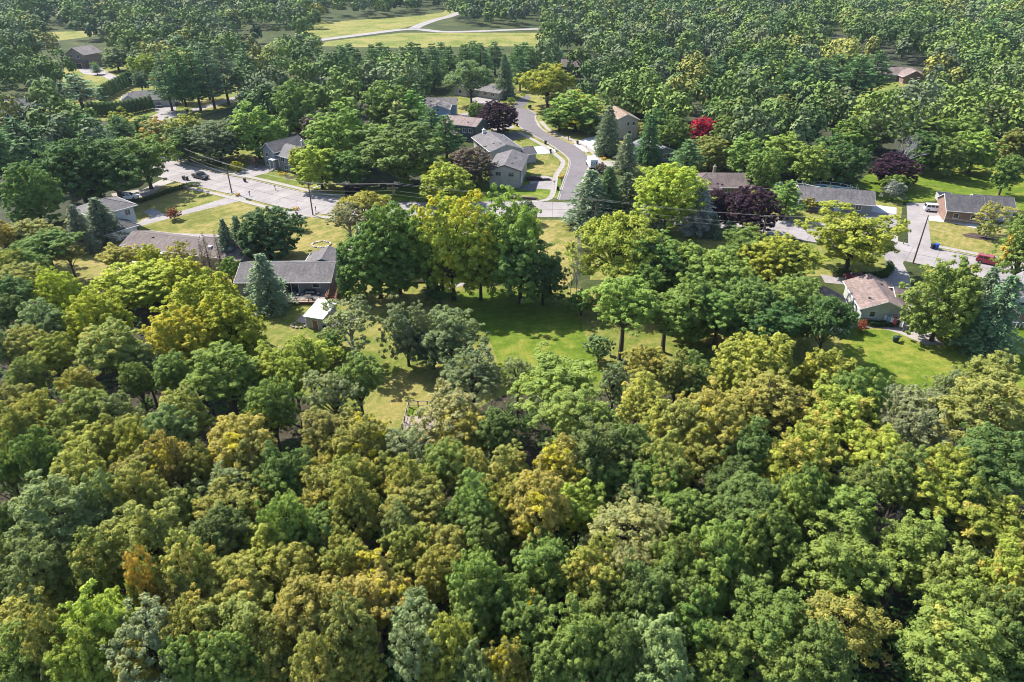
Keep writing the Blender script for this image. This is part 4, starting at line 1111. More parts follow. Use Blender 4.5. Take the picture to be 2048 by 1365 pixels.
h = house('ranch_house', 'brown hip-roofed brick ranch house behind the dark purple trees', 55.8, 174.6, -2.5)
wing(h, 0, 0, 18.6, 9.2, 2.9, 1.9, roof='hip', wall='brick', rf='brown', vents=3, over=0.8, hipin=4.2); wing(h, -6.2, -3.6, 6.0, 4.6, 2.85, 1.5, roof='hip', wall='brick', rf='brown', over=0.75, ridge='x')
for x in (-0.5, 3.5, 7.0): window(h, x, -4.6, 1.1, 1.6, 1.2, 'S')
window(h, -6.2, -5.9, 1.1, 1.6, 1.2, 'S'); chimney(h, -3.0, 1.5, 4.0, 6.0, SID['tan'], 0.7)
sdh = tag(MB().lathe([(0.02, 0.0), (0.3, 0.05), (0.45, 0.16), (0.43, 0.18), (0.05, 0.08)], 0, 0, 14).build('satellite_dish', WHITEMETAL, None, (45.9, 169.4, 3.3)), 'white satellite dish on the corner of the brown hip roof', 'dish')
sdh.rotation_euler = (R(60), 0, R(-20))

h = house('ranch_house', 'long low grey-brown ranch house with blue pool behind it', 78.9, 162.0, -15.5)
wing(h, 0, 0, 16.4, 7.6, 2.8, 1.8, wall='slate', rf='grey', vents=2, over=0.7, trim=WHITE)
window(h, -3.4, -3.8, 1.0, 1.9, 1.3, 'S', mull=2); door(h, 0.6, -3.8, 0.2, 1.0, 2.1, 'S', WHITE); window(h, 2.6, -3.8, 1.0, 1.6, 1.3, 'S'); window(h, 5.2, -3.8, 1.0, 1.2, 1.3, 'S')
MB().box(-6.5, 1.5, -5.6, -5.4, 0, 0.75).build('planter_wall', mat_plain('brown_stone2', (0.16, 0.11, 0.095), 0.9, 0.4, 3.0), h)
ap = empty('above_ground_pool', (W(1652, 378, 1.2).x, W(1652, 378, 1.2).y, 0), R(-15.5), 'blue and white above-ground pool with raised railings behind long ranch roof', 'pool')
MB().prism([(5.6 * math.cos(t * 6.283 / 24), 2.6 * math.sin(t * 6.283 / 24)) for t in range(24)], 'z', 0, 1.35).build('tank', BLUE, ap)
MB().prism([(5.3 * math.cos(t * 6.283 / 24), 2.35 * math.sin(t * 6.283 / 24)) for t in range(24)], 'z', 1.36, 1.40).build('water', WATER, ap)
rim = MB().tube([(5.6 * math.cos(t * 6.283 / 28), 2.6 * math.sin(t * 6.283 / 28), 1.44) for t in range(29)], 0.16, 5, False); rim.build('rim', WHITEMETAL, ap)
for t in range(14): MB().box(5.62 * math.cos(t * 0.449) - 0.06, 5.62 * math.cos(t * 0.449) + 0.06, 2.62 * math.sin(t * 0.449) - 0.06, 2.62 * math.sin(t * 0.449) + 0.06, 0, 2.35).build('post', WHITEMETAL, ap)
MB().tube([(5.62 * math.cos(t * 6.283 / 28), 2.62 * math.sin(t * 6.283 / 28), 2.3) for t in range(29)], 0.06, 4, False).build('top_rail', WHITEMETAL, ap)
for sx in (-6.6, 6.6):
    MB().box(sx - 0.8, sx + 0.8, -1.2, 1.2, 1.25, 1.37).build('platform', WHITEMETAL, ap)
    for px_ in (-0.75, 0.75):
        for py_ in (-1.1, 1.1): MB().box(sx + px_ - 0.06, sx + px_ + 0.06, py_ - 0.06, py_ + 0.06, 0, 2.6).build('post', WHITEMETAL, ap)
    MB().box(sx - 0.8, sx + 0.8, -1.16, -1.08, 2.3, 2.4).build('rail', WHITEMETAL, ap)

h = house('house', 'brick house with dark grey roof and white-framed windows beside the white car', 107.2, 154.4, -16)
wing(h, -1.5, 0, 7.6, 8.8, 3.0, 2.3, wall='brick', rf='dark', over=0.45); wing(h, 5.6, 3.4, 8.0, 7.6, 2.9, 1.8, wall='white', rf='dark', over=0.45)
for x in (-3.2, 0.4): window(h, x, -4.4, 1.25, 1.0, 0.95, 'S', mull=0)
MB().box(-5.34, -5.2, -4.44, -4.3, 0, 3).build('corner_board', WHITE, h)
bk = empty('trailer', tuple(W(1886, 402)), R(-14), 'open grey box trailer parked beside the brick house', 'trailer')
MB().box(-1.7, 1.7, -1.3, 1.3, 0.1, 0.2).build('floor', DARKTRIM, bk); MB().box(-1.7, 1.7, -1.3, -1.22, 0.2, 1.6).build('side_panel', GREYTRIM, bk); MB().box(-1.7, 1.7, 1.22, 1.3, 0.2, 1.9).build('side_panel', GREYTRIM, bk)
MB().box(-1.7, -1.62, -1.21, 1.21, 0.2, 1.75).build('end_panel', GREYTRIM, bk); MB().box(1.62, 1.7, -1.21, 1.21, 0.2, 1.75).build('end_panel', GREYTRIM, bk)

h = house('gabled_house', 'sage green gabled house with laundry line by its back wall', 64.3, 107.9, -9)
wing(h, 0, 0, 7.2, 10.6, 2.75, 1.55, ridge='y', wall='sage', rf='pink', vents=3, over=0.55); wing(h, 6.6, 0.8, 7.0, 6.4, 2.7, 1.4, ridge='x', wall='sage', rf='brown', over=0.5)
window(h, -1.85, -5.3, 1.25, 0.85, 0.95, 'S', mull=0); window(h, 1.85, -5.3, 1.15, 0.85, 1.0, 'S', mull=0)
window(h, -3.6, 2.0, 1.2, 1.2, 1.0, 'W'); window(h, -3.6, -2.0, 1.2, 1.2, 1.0, 'W')
h = house('ranch_house', 'shaded house with dark roof partly hidden by a feathery tree', 53.6, 104.6, -14)
wing(h, 0, 0, 7.2, 8.4, 2.7, 1.5, ridge='y', wall='white', rf='brown', over=0.5); wing(h, 2.4, -4.6, 3.0, 2.2, 2.2, 0.4, ridge='y', wall='white', rf='white', over=0.2)
h = house('house', 'brown-roofed house almost hidden under the big shade trees', -13.0, 125.5, 2)
wing(h, 0, 0, 15.0, 8.6, 2.8, 2.0, wall='tan', rf='pink', vents=2, over=0.7); window(h, -5.2, -4.3, 1.2, 2.0, 1.2, 'S', mull=2); window(h, 0.5, -4.3, 1.2, 1.4, 1.2, 'S'); wing(h, 4.2, 4.8, 7.0, 7.0, 2.8, 1.6, ridge='y', wall='tan', rf='tan')
MB().box(-10.5, -3.0, -6.4, -6.3, 0.1, 0.9).build('deck_rail', WHITE, h)
h = house('house', 'brick house with white dormer beside the large blue spruce', 89.2, 105.8, -8)
wing(h, 0, 0, 9.0, 8.0, 2.9, 2.8, wall='brick', rf='dark', over=0.4); wing(h, -2.7, -2.2, 2.4, 3.0, 1.6, 0.8, ridge='y', wall='white', rf='dark', over=0.25, z0=3.0)
window(h, -2.7, -3.7, 3.3, 0.9, 0.9, 'S', mull=0); window(h, -2.9, -4.0, 0.9, 1.0, 1.3, 'S'); window(h, 0.5, -4.0, 0.9, 1.0, 1.3, 'S')
for k in range(6): MB().box(-4.4 + k * 0.6, -4.34 + k * 0.6, -5.5, -5.44, 0.2, 1.2).build('baluster', WHITE, h)
MB().box(-4.5, 0, -5.51, -5.43, 1.2, 1.28).build('porch_rail', WHITE, h)
p = W(1345, 592); h = house('house', 'tan-roofed house glimpsed between the dense shade trees', p.x, p.y + 4, -6)
wing(h, 0, 0, 9, 8, 2.7, 1.8, wall='tan', rf='tan'); window(h, -2, -4, 1.2, 1.3, 1.1, 'S')
p = W(1330, 655); h = empty('play_house', (p.x, p.y, 0), R(8), 'dark little shed under the shade trees behind the lawn', 'shed')
wing(h, 0, 0, 3.0, 2.6, 2.0, 0.8, wall='brown', rf='brown', over=0.25, base=False)
# farther houses
h = house('farmhouse', 'tall brown barn-like house at the end of a curving drive', -221.5, 379.5, -14)
wing(h, 0, 0, 11.0, 12.0, 6.4, 3.0, ridge='y', wall='tan', rf='tan', over=0.6); wing(h, 0.8, -6.8, 12.0, 2.4, 3.0, 0.6, roof='shed', wall='brown', rf='brown')
for x in (-2.6, 1.8): window(h, x, -6.0, 4.6, 1.6, 1.5, 'S'); door(h, x + 1, -8.0, 0.0, 3.2, 2.4, 'S', BLACK, name='garage_door')
h = house('ranch_house', 'dark-roofed house with three-door garage and swimming pool, beyond hedges', -145.4, 285.6, 22)
wing(h, -2.0, 0, 15.0, 8.6, 3.0, 2.0, wall='white', rf='dark', over=0.6, roof='hip'); wing(h, 4.8, -4.2, 8.6, 8.0, 2.9, 1.7, wall='white', rf='dark', over=0.5, ridge='x'); wing(h, -7.0, -4.0, 5.0, 5.0, 2.9, 1.6, ridge='y', wall='white', rf='dark', over=0.5)
for x in (2.2, 4.8, 7.4): door(h, x, -8.2, 0.0, 2.2, 2.2, 'S', WHITE, name='garage_door', panels=4)
window(h, -7, -6.5, 1.0, 1.4, 1.3, 'S'); window(h, -3.0, -4.3, 1.0, 1.4, 1.3, 'S')
pl = empty('swimming_pool', tuple(W(336, 192)), R(-15), 'turquoise swimming pool with pale deck beside the three-door garage', 'pool')
MB().prism([(5.5 * math.cos(t * 0.2618), 2.6 * math.sin(t * 0.2618)) for t in range(24)], 'z', 0.03, 0.12).build('coping', WHITE, pl); MB().prism([(5.1 * math.cos(t * 0.2618), 2.25 * math.sin(t * 0.2618)) for t in range(24)], 'z', 0.05, 0.128).build('water', WATER, pl)
p = W(42, 238); h = house('house', 'long grey-roofed house with small dormer at the wood edge', p.x, p.y + 4, 16)
wing(h, 0, 0, 17, 9, 3.0, 3.2, wall='white', rf='grey'); wing(h, 1.0, -2.4, 2.2, 3.0, 1.4, 0.8, ridge='y', wall='white', rf='grey', over=0.25, z0=3.5); window(h, 1.0, -3.9, 3.7, 0.9, 0.9, 'S', mull=0); window(h, -5, -4.5, 1, 1.4, 1.3, 'S')
p = W(1790, 162); h = house('ranch_house', 'low brown house with light driveway deep in the woods beyond the pines', p.x, p.y, -4)
wing(h, 0, 4, 26, 10, 3.0, 2.4, wall='brick', rf='pink', roof='hip'); wing(h, 5, -3, 9, 8, 3.0, 2.4, ridge='y', wall='brick', rf='pink'); window(h, -6, -1.0, 1, 1.6, 1.3, 'S'); window(h, -10, -1.0, 1, 1.6, 1.3, 'S')
for (u, v, w_, lab) in ((532, 128, 12, 'grey-roofed house half hidden by pines, roof ridge showing'), (650, 172, 10, 'small dull-roofed house amid trees behind the white-gabled cottage'), (206, 372, 10, 'white house hidden under the great dark shade trees'), (1118, 206, 10, 'pale-roofed house tucked behind the yellow tree')):
    p = W(u, v); h = house('house', lab, p.x, p.y + 4, -12)
    wing(h, 0, 0, w_, 8, 3.0 if u != 206 else 5.0, 2.0, wall='white' if u in (206, 1118) else 'pale', rf='grey'); window(h, -2, -4, 1.1, 1.3, 1.2, 'S'); window(h, 2, -4, 1.1, 1.3, 1.2, 'S')
# ------------------------------------------------------------------ vehicles
PAINT = {'white': mat_gloss('white_paint', (0.75, 0.76, 0.77)), 'red': mat_gloss('red_paint', (0.30, 0.012, 0.03)), 'black': mat_gloss('black_paint', (0.03, 0.035, 0.033)), 'maroon': mat_gloss('maroon_paint', (0.16, 0.012, 0.022)), 'silver': mat_gloss('silver_paint', (0.5, 0.5, 0.5))}
LAMP_W = mat_gloss('headlamp_lens', (0.75, 0.76, 0.78), 1.0, 0.1); LAMP_R = mat_gloss('tail_lens', (0.4, 0.01, 0.01), 1.0, 0.1)
def car(name, label, x, y, rz, paint, L=4.7, Wd=1.85, Hh=1.68, style='suv', cat='car'):
    """+x is the front"""
    c = empty(name, (x, y, 0.03), rz, label, cat)
    hw = Wd / 2; a = L / 2
    if style == 'pickup':
        body = [(-a, .45), (-a, 1.08), (-.35, 1.10), (a - 1.45, 1.12), (a - .25, 1.0), (a, .85), (a, .42), (a - .3, .3), (-a + .2, .32)]
        cab = [(-.45, 1.08), (-.35, 1.78), (.75, 1.8), (a - 1.15, 1.10)]
    elif style == 'sedan':
        body = [(-a, .5), (-a + .05, .98), (-a + .9, 1.02), (a - 1.35, 1.0), (a - .2, .82), (a, .68), (a, .4), (a - .3, .26), (-a + .3, .28)]
        cab = [(-a + .55, 1.0), (-a + 1.25, 1.45), (.35, 1.47), (a - 1.15, .98)]
    else:
        body = [(-a, .5), (-a + .03, 1.0), (-a + .3, 1.08), (a - 1.35, 1.06), (a - .25, .95), (a, .78), (a, .42), (a - .3, .28), (-a + .25, .3)]
        cab = [(-a + .08, 1.05), (-a + .35, Hh), (.45, Hh + .02), (a - 1.2, 1.04)]
    def loft(prof, w0, w1, mat, nm_, bev, par):
        zs = [p[1] for p in prof]; z0, z1 = min(zs), max(zs); mb = MB(); n = len(prof)
        wid = lambda z: w0 + (w1 - w0) * (z - z0) / max(1e-3, z1 - z0)
        mb.v = [(p[0], -wid(p[1]), p[1]) for p in prof] + [(p[0], wid(p[1]), p[1]) for p in prof]
        mb.f = [tuple(range(n)), tuple(range(n, 2*n))[::-1]] + [(i, n + i, n + (i+1) % n, (i+1) % n) for i in range(n)]
        return mb.build(nm_, mat, par, bevel=bev)
    b = loft(body, hw, hw * 0.97, PAINT[paint], 'body', 0.05, c)
    cabo = loft(cab, hw * 0.93, hw * 0.74, PAINT[paint], 'cabin', 0.03, c)
    z0 = cab[0][1]; zt = cab[1][1]
    def onside(t, xx): return hw * 0.93 + (hw * 0.74 - hw * 0.93) * t + 0.008
    for s in (-1, 1):
        cuts = ((0.12, 0.5), (0.54, 0.9)) if style != 'suv' else ((0.06, 0.3), (0.34, 0.6), (0.64, 0.92))
        for q0, q1 in cuts:
            w = MB(); pts = []
            for t, q in ((0.16, q0), (0.16, q1), (0.86, q1), (0.86, q0)):
                xb = cab[0][0] + (cab[3][0] - cab[0][0]) * q; xt = cab[1][0] + (cab[2][0] - cab[1][0]) * q
                pts.append((xb + (xt - xb) * t, s * onside(t, 0), z0 + (zt - z0) * t))
            w.quad(pts if s < 0 else pts[::-1]).build('side_window', GLASS, cabo)
    def screen(p, q, nm_):
        d = Vector((q[0] - p[0], 0, q[1] - p[1])); nrm = Vector((d.z, 0, -d.x)).normalized()
        if (nm_ == 'windscreen') != (nrm.x > 0): nrm = -nrm
        pts = []
        for t, s in ((.12, -1), (.12, 1), (.88, 1), (.88, -1)):
            wv = (hw * 0.93 + (hw * 0.74 - hw * 0.93) * t) * 0.9
            pts.append((p[0] + d.x * t + nrm.x * .012, s * wv, p[1] + d.z * t + nrm.z * .012))
        MB().quad(pts).build(nm_, GLASS, cabo)
    screen(cab[3], cab[2], 'windscreen'); screen(cab[0], cab[1], 'rear_window')
    if style == 'pickup': MB().box(-a + .12, -.55, -hw * .8, hw * .8, 1.085, 1.115).build('bed', BLACK, c)
    for s in (-1, 1):
        for xx in (-a + .9, a - .95):
            w = MB(); k = 16
            w.v = [(xx + .35 * math.cos(i*6.283/k), s * hw * .985 - s * .2, .35 + .35 * math.sin(i*6.283/k)) for i in range(k)] + [(xx + .35 * math.cos(i*6.283/k), s * hw * 1.01, .35 + .35 * math.sin(i*6.283/k)) for i in range(k)]
            w.f = [tuple(range(k)), tuple(range(k, 2*k))] + [(i, (i+1) % k, k + (i+1) % k, k + i) for i in range(k)]
            wo = w.build('wheel', TYRE, c)
            r = MB(); r.v = [(xx + .21 * math.cos(i*6.283/k), s * (hw * 1.01 + .006), .35 + .21 * math.sin(i*6.283/k)) for i in range(k)]; r.f = [tuple(range(k))]
            r.build('rim', METAL, wo)
        MB().box(a - .12, a + .012, s * hw * .72 - .16, s * hw * .72 + .16, .70, .84).build('headlight', LAMP_W, c)
        MB().box(-a - .012, -a + .1, s * hw * .78 - .12, s * hw * .78 + .12, .78, 1.0).build('tail_light', LAMP_R, c)
        MB().box(a - 1.45, a - 1.25, s * (hw + .10) - .07, s * (hw + .10) + .07, 1.05, 1.18).build('mirror', PAINT[paint], c)
    if style == 'suv':
        for s in (-1, 1): MB().tube([(-a + .5, s * hw * .62, Hh + .06), (.3, s * hw * .62, Hh + .06)], .025, 5).build('roof_rail', METAL, c)
    MB().box(a - .02, a + .03, -hw * .55, hw * .55, .45, .66).build('grille', BLACK, c)
    return c
p = W(402, 357); d = W(500, 381) - W(352, 346); an = math.atan2(d.y, d.x)
car('pickup_truck', 'dark green pickup truck driving along the main road', p.x, p.y, an, 'black', 5.2, 1.95, style='pickup', cat='truck')
p = W(1868, 423); car('parked_car', 'white sport utility car parked on the brick house driveway', p.x, p.y, R(-14), 'white', 4.9, 1.95, 1.75)
p = W(1981, 531); d = W(1985, 540) - W(1830, 508); an = math.atan2(d.y, d.x); q = Vector((-d.y, d.x, 0)).normalized() * 1.6
car('red_car', 'red sport utility car driving on the main road', p.x, p.y + 0.8, an, 'red', 4.7, 1.9, 1.66)
p = W(1716, 562); car('pickup_truck', 'maroon pickup truck parked behind the sage green house', p.x, p.y, R(172), 'maroon', 5.3, 1.95, style='pickup', cat='truck')
p = W(258, 399); car('parked_car', 'white car parked in the shade of the dark trees', p.x, p.y, R(10), 'white', 4.8, 1.85, 1.66)
p = W(193, 384); car('parked_car', 'silver car under the dark trees beside the hidden white house', p.x, p.y, R(30), 'silver', 4.6, 1.8, style='sedan')
p = W(318, 214); car('parked_car', 'dark car outside the three-door garage', p.x, p.y, R(-60), 'black', 4.6, 1.8, style='sedan')
p = W(1068, 228); 
p = W(1183, 334); van = empty('box_van', (p.x, p.y, 0.03), R(97), 'white box van with blue emblem parked at the side street kerb', 'van')
MB().box(-3.0, 1.3, -1.05, 1.05, 0.55, 2.85).build('cargo_box', PAINT['white'], van, bevel=0.04)
MB().prism([(1.32, .5), (3.0, .5), (3.0, 1.15), (2.4, 1.3), (1.9, 2.15), (1.32, 2.2)], 'y', -0.95, 0.95).build('cab', PAINT['white'], van, bevel=0.04)
MB().quad([(2.43, -.8, 1.36), (2.43, .8, 1.36), (1.98, .75, 2.07), (1.98, -.75, 2.07)]).build('windscreen', GLASS, van)
MB().box(-3.012, -2.99, -.78, .78, 1.25, 2.25).build('rear_door', mat_plain('navy_emblem', (0.03, 0.06, 0.22), 0.5, 0.1), van)
eo = MB().quad([(-3.02, -.55, 1.4), (-3.02, .55, 1.4), (-3.02, .55, 2.1), (-3.02, -.55, 2.1)]).build('emblem_panel', PAINT['white'], van)
MB().quad([(-3.026, .4, 1.55), (-3.026, -.1, 1.9), (-3.026, -.45, 1.95), (-3.026, .05, 1.6)]).build('emblem', BLUE, eo)
for s in (-1, 1):
    for xx in (-2.0, 2.1):
        w = MB(); k = 14
        w.v = [(xx + .38 * math.cos(i*6.283/k), s * .8, .38 + .38 * math.sin(i*6.283/k)) for i in range(k)] + [(xx + .38 * math.cos(i*6.283/k), s * 1.04, .38 + .38 * math.sin(i*6.283/k)) for i in range(k)]
        w.f = [tuple(range(k)), tuple(range(k, 2*k))] + [(i, (i+1) % k, k + (i+1) % k, k + i) for i in range(k)]
        w.build('wheel', TYRE, van)
    MB().box(-3.03, -2.98, s * .92 - .08, s * .92 + .08, .7, 1.0).build('tail_light', LAMP_R, van)

# ------------------------------------------------------------------ poles, wires and street things
def pole(x, y, h, label, lamp=False, arms=1, lean=0.0, rz=0.0):
    o = empty('utility_pole', (x, y, 0), rz, label, 'pole', 'wooden utility poles along the main road')
    MB().tube([(0, 0, -0.2), (lean * 0.4, 0, h * 0.5), (lean, 0, h)], [0.17, 0.145, 0.11], 8).build('post', POLEWOOD, o)
    for k in range(arms):
        z = h - 0.35 - 0.9 * k
        MB().box(lean - 0.07, lean + 0.07, -1.3, 1.3, z, z + 0.14).build('crossarm', POLEWOOD, o)
        for yy in (-1.2, -0.4, 0.4, 1.2): MB().lathe([(0.04, z + 0.14), (0.06, z + 0.22), (0.03, z + 0.32)], lean, yy, 6).build('insulator', GREYTRIM, o)
    if lamp:
        MB().tube([(lean, 0, h - 2.2), (0.6, -0.9, h - 1.3), (1.2, -2.0, h - 0.9)], 0.05, 5).build('lamp_arm', METAL, o)
        MB().box(1.05, 1.35, -2.5, -1.9, h - 0.98, h - 0.84).build('lamp_head', METAL, o)
        MB().lathe([(0.2, h - 3.0), (0.24, h - 2.9), (0.24, h - 2.2), (0.18, h - 2.1)], lean + 0.32, 0, 10).build('transformer', GREYTRIM, o)
    return Vector((x, y, h))
PT = []
def base_pole(u, v, vt, label, **k):
    p = W(u, v); hh = height_at(p.y, vt); PT.append((pole(p.x, p.y, hh, label, **k), k.get('rz', 0)))
base_pole(355, 322, 287, 'utility pole at the bend beside the wood edge', rz=R(50))
base_pole(464, 387, 327, 'utility pole by the white hip-roofed house driveway', rz=R(60))
base_pole(626, 431, 366, 'utility pole with curved street lamp arm at the ranch driveway', lamp=True, rz=R(70), arms=2)
p = W(785, 372, 9.0); PT.append((pole(p.x, p.y, 9.6, 'utility pole rising behind the big shade trees', rz=R(90), arms=2), R(90)))
p = W(1192, 396, 9.0); PT.append((pole(p.x, p.y - 1, 9.0, 'utility pole hidden among the grey spruces', rz=R(90)), R(90)))
p = W(1530, 428, 9.0); PT.append((pole(p.x, p.y - 1, 9.0, 'utility pole behind the purple tree', rz=R(80)), R(80)))
p = W(1826, 527); hh = height_at(p.y, 431); PT.append((pole(p.x, p.y, hh, 'tall bare utility pole at the junction of driveway and main road', rz=R(75), arms=0), R(75)))
PT.append((Vector((PT[-1][0].x + 42, PT[-1][0].y - 16, 10.0)), R(75)))
def wire_span(a, ra, b, rb):
    for k, (o, dz) in enumerate(((-1.2, 0.0), (1.2, 0.0), (0.0, -1.7), (0.05, -2.6))):
        pa = a + Vector((-math.sin(ra), math.cos(ra), 0)) * o + Vector((0, 0, dz)); pb = b + Vector((-math.sin(rb), math.cos(rb), 0)) * o + Vector((0, 0, dz))
        pts = []
        for i in range(13):
            t = i / 12; q = pa.lerp(pb, t); q.z -= 0.5 * 4 * t * (1 - t) * (pb - pa).length / 45; pts.append(q)
        o_ = MB().tube(pts, 0.011, 4, False).build('overhead_wire', GREYTRIM)
        tag(o_, 'thin overhead power cable strung between the wooden poles along the main road', 'cable', 'overhead power cables')
for (a, ra), (b, rb) in zip(PT, PT[1:]): wire_span(a, ra, b, rb)
for (u, v, vt) in ((130, 222, 205), (178, 222, 196), (190, 232, 205)):
    p = W(u, v); hh = max(6.5, height_at(p.y, vt)); o = empty('utility_pole', (p.x, p.y, 0), 0.4, 'pale distant pole among the trees beyond the clipped hedge', 'pole', 'distant pale poles near the hedge')
    MB().tube([(0, 0, -0.2), (0, 0, hh)], [0.15, 0.1], 6).build('post', GREYWOOD, o); MB().box(-0.9, 0.9, -0.05, 0.05, hh - 0.5, hh - 0.38).build('crossarm', GREYWOOD, o)

def bin_(u, v, mat, label, group=None, rz=0.0, s=1.0):
    p = W(u, v); o = empty('wheeled_bin', (p.x, p.y, 0.02), rz, label, 'bin', group); o.scale = (s, s, s)
    m = MB(); m.v = [(-.24, -.26, .1), (.24, -.26, .1), (.24, .26, .1), (-.24, .26, .1), (-.3, -.34, 1.0), (.3, -.34, 1.0), (.3, .36, 1.0), (-.3, .36, 1.0)]
    m.f = [(0, 3, 2, 1), (4, 5, 6, 7), (0, 1, 5, 4), (1, 2, 6, 5), (2, 3, 7, 6), (3, 0, 4, 7)]; m.build('body', mat, o)
    MB().prism([(-.38, 1.0), (.42, 1.0), (.42, 1.06), (0, 1.12), (-.38, 1.06)], 'x', -.33, .33).build('lid', mat, o)
    for sx in (-.27, .27): MB().tube([(sx - .03, .28, .1), (sx + .03, .28, .1)], .1, 8).build('wheel', TYRE, o)
G1 = 'black bins put out along the street'
LB = 'black wheeled rubbish bin put out at the kerb'
bin_(368, 360, BLACK, 'pair of black bins by the wood-side driveway, first of two', None); bin_(375, 361, BLACK, 'black bin beside its twin at the wood-side driveway', None)
bin_(490, 364, BLACK, 'black bin at the grey gabled house driveway'); bin_(1871, 499, BLUE, 'bright blue wheeled bin at the brick house driveway', s=1.15); bin_(1864, 498, BLACK, 'dark bin next to the bright blue bin')
for u, v in ((1028, 250), (1034, 253), (1091, 289), (1155, 289), (1101, 306), (1061, 216), (1058, 217), (1116, 381)): bin_(u, v, BLACK, LB, G1, TR.uniform(-0.5, 0.5))
def mailbox(u, v, label, group='roadside letterboxes'):
    p = W(u, v); o = empty('letterbox', (p.x, p.y, 0), TR.uniform(-0.2, 0.2), label, 'letterbox', group)
    MB().box(-.06, .06, -.06, .06, 0, 1.05).build('post', POLEWOOD, o); MB().prism([(-.12, 1.05), (.12, 1.05), (.12, 1.22), (.06, 1.3), (-.06, 1.3), (-.12, 1.22)], 'y', -.28, .28).build('box', BLACK, o)
for u, v in ((500, 393), (551, 381), (632, 424), (1106, 304), (1137, 281), (1172, 300), (1100, 312), (1806, 489), (1136, 282)): mailbox(u, v, 'small dark letterbox on a post beside the kerb')
def sign(u, v, label):
    p = W(u, v); o = empty('street_sign', (p.x, p.y, 0), 0.2, label, 'sign')
    MB().tube([(0, 0, 0), (0, 0, 3.0)], .04, 6).build('post', METAL, o); MB().box(-.45, .45, -.015, .015, 2.75, 2.95).build('name_plate', DARKTRIM, o); MB().box(-.015, .015, -.45, .45, 2.5, 2.7).build('name_plate', DARKTRIM, o)
sign(1108, 384, 'street name sign at the side street corner')
p = W(1174, 273); o = empty('flagpole', (p.x, p.y, 0), 0, 'tall pale flagpole on the beige two-storey house lawn', 'flagpole'); MB().tube([(0, 0, 0), (0, 0, 7.0)], [.1, .06], 6).build('post', GREYWOOD, o); MB().lathe([(.02, 7), (.1, 7.08), (.02, 7.16)], 0, 0, 8).build('finial', METAL, o)
# white fence pieces by the street
p = W(1114, 258); o = empty('rail_fence', (p.x, p.y, 0), R(-38), 'short white rail fence at the side street bushes', 'fence')
for k in range(3): MB().box(-2 + 2*k - .06, -2 + 2*k + .06, -.06, .06, 0, 1.2).build('post', WHITE, o)
for z in (.5, 1.0): MB().box(-2.2, 2.2, -.035, .035, z, z + .12).build('rail', WHITE, o)
# fenced kitchen garden at the edge of the wood
g = empty('garden_fence', tuple(W(840, 838)), 0, 'low weathered wooden frame fence around the kitchen garden plot', 'fence')
gc = W(840, 838); cs = [W(818, 815) - gc, W(874, 815) - gc, W(872, 864) - gc, W(805, 862) - gc]
for i in range(4):
    a, b = cs[i], cs[(i + 1) % 4]
    MB().tube([(a.x, a.y, 1.0), (b.x, b.y, 1.0)], .07, 4).build('rail', GREYWOOD, g); MB().tube([(a.x, a.y, .35), (b.x, b.y, .35)], .05, 4).build('rail', GREYWOOD, g)
    for k in range(3):
        q = a.lerp(b, k / 3); MB().box(q.x - .07, q.x + .07, q.y - .07, q.y + .07, 0, 1.15).build('post', GREYWOOD, g)
# laundry line
ll = empty('laundry_line', tuple(W(1783, 656)), R(-50), 'rotary laundry line hung with white, blue and pink washing', 'laundry line')
for xx in (-1.8, 1.8): MB().tube([(xx, 0, 0), (xx, 0, 1.9)], .04, 6).build('post', METAL, ll); 
MB().tube([(-1.8, 0, 1.85), (1.8, 0, 1.85)], .015, 4).build('line', METAL, ll)
CL = [WHITE, mat_plain('pale_blue_cloth', (0.3, 0.42, 0.7), .9), WHITE, mat_plain('pink_cloth', (0.6, 0.12, 0.22), .9), BLACK, WHITE]
for k in range(6):
    x0 = -1.7 + k * .57; mb = MB(); n = 5
    mb.v = [(x0 + i * .12, .05 * math.sin(i * 1.7 + k), 1.84) for i in range(n)] + [(x0 + i * .12, .12 * math.sin(i * 1.7 + k), .95 - .15 * (k % 2)) for i in range(n)]
    mb.f = [(i, i + 1, n + i + 1, n + i) for i in range(n - 1)]
    o = mb.build('garment', CL[k], ll); md = o.modifiers.new('thick', 'SOLIDIFY'); md.thickness = 0.02
gr = empty('covered_grill', tuple(W(1790, 684)), 0.5, 'dark green covered grill standing on the lawn', 'grill')
MB().lathe([(.35, 0), (.42, .2), (.5, .8), (.45, 1.0), (.15, 1.15)], 0, 0, 12).build('cover', mat_plain('green_cover', (0.02, 0.05, 0.035), .7), gr); MB().box(.4, 1.1, -.25, .25, .75, .82).build('side_shelf', BLACK, gr)
bn = empty('garden_urn', tuple(W(1811, 660)), 0, 'pale stone urn at the patio edge', 'urn'); MB().lathe([(.28, 0), (.28, .1), (.12, .18), (.12, .4), (.34, .75), (.38, .95), (.3, .95)], 0, 0, 12).build('body', GREYTRIM, bn)
rg = empty('flower_bed_ring', tuple(W(643, 490)), 0, 'round flower bed ringed with pale stones on the dry lawn', 'flower bed')
for k in range(22):
    a = k * .2856; MB().lathe([(.2, 0), (.26, .1), (.18, .22)], 2.0 * math.cos(a), 1.7 * math.sin(a), 6).build('stone', WHITE if k % 3 else GRAVEL, rg)
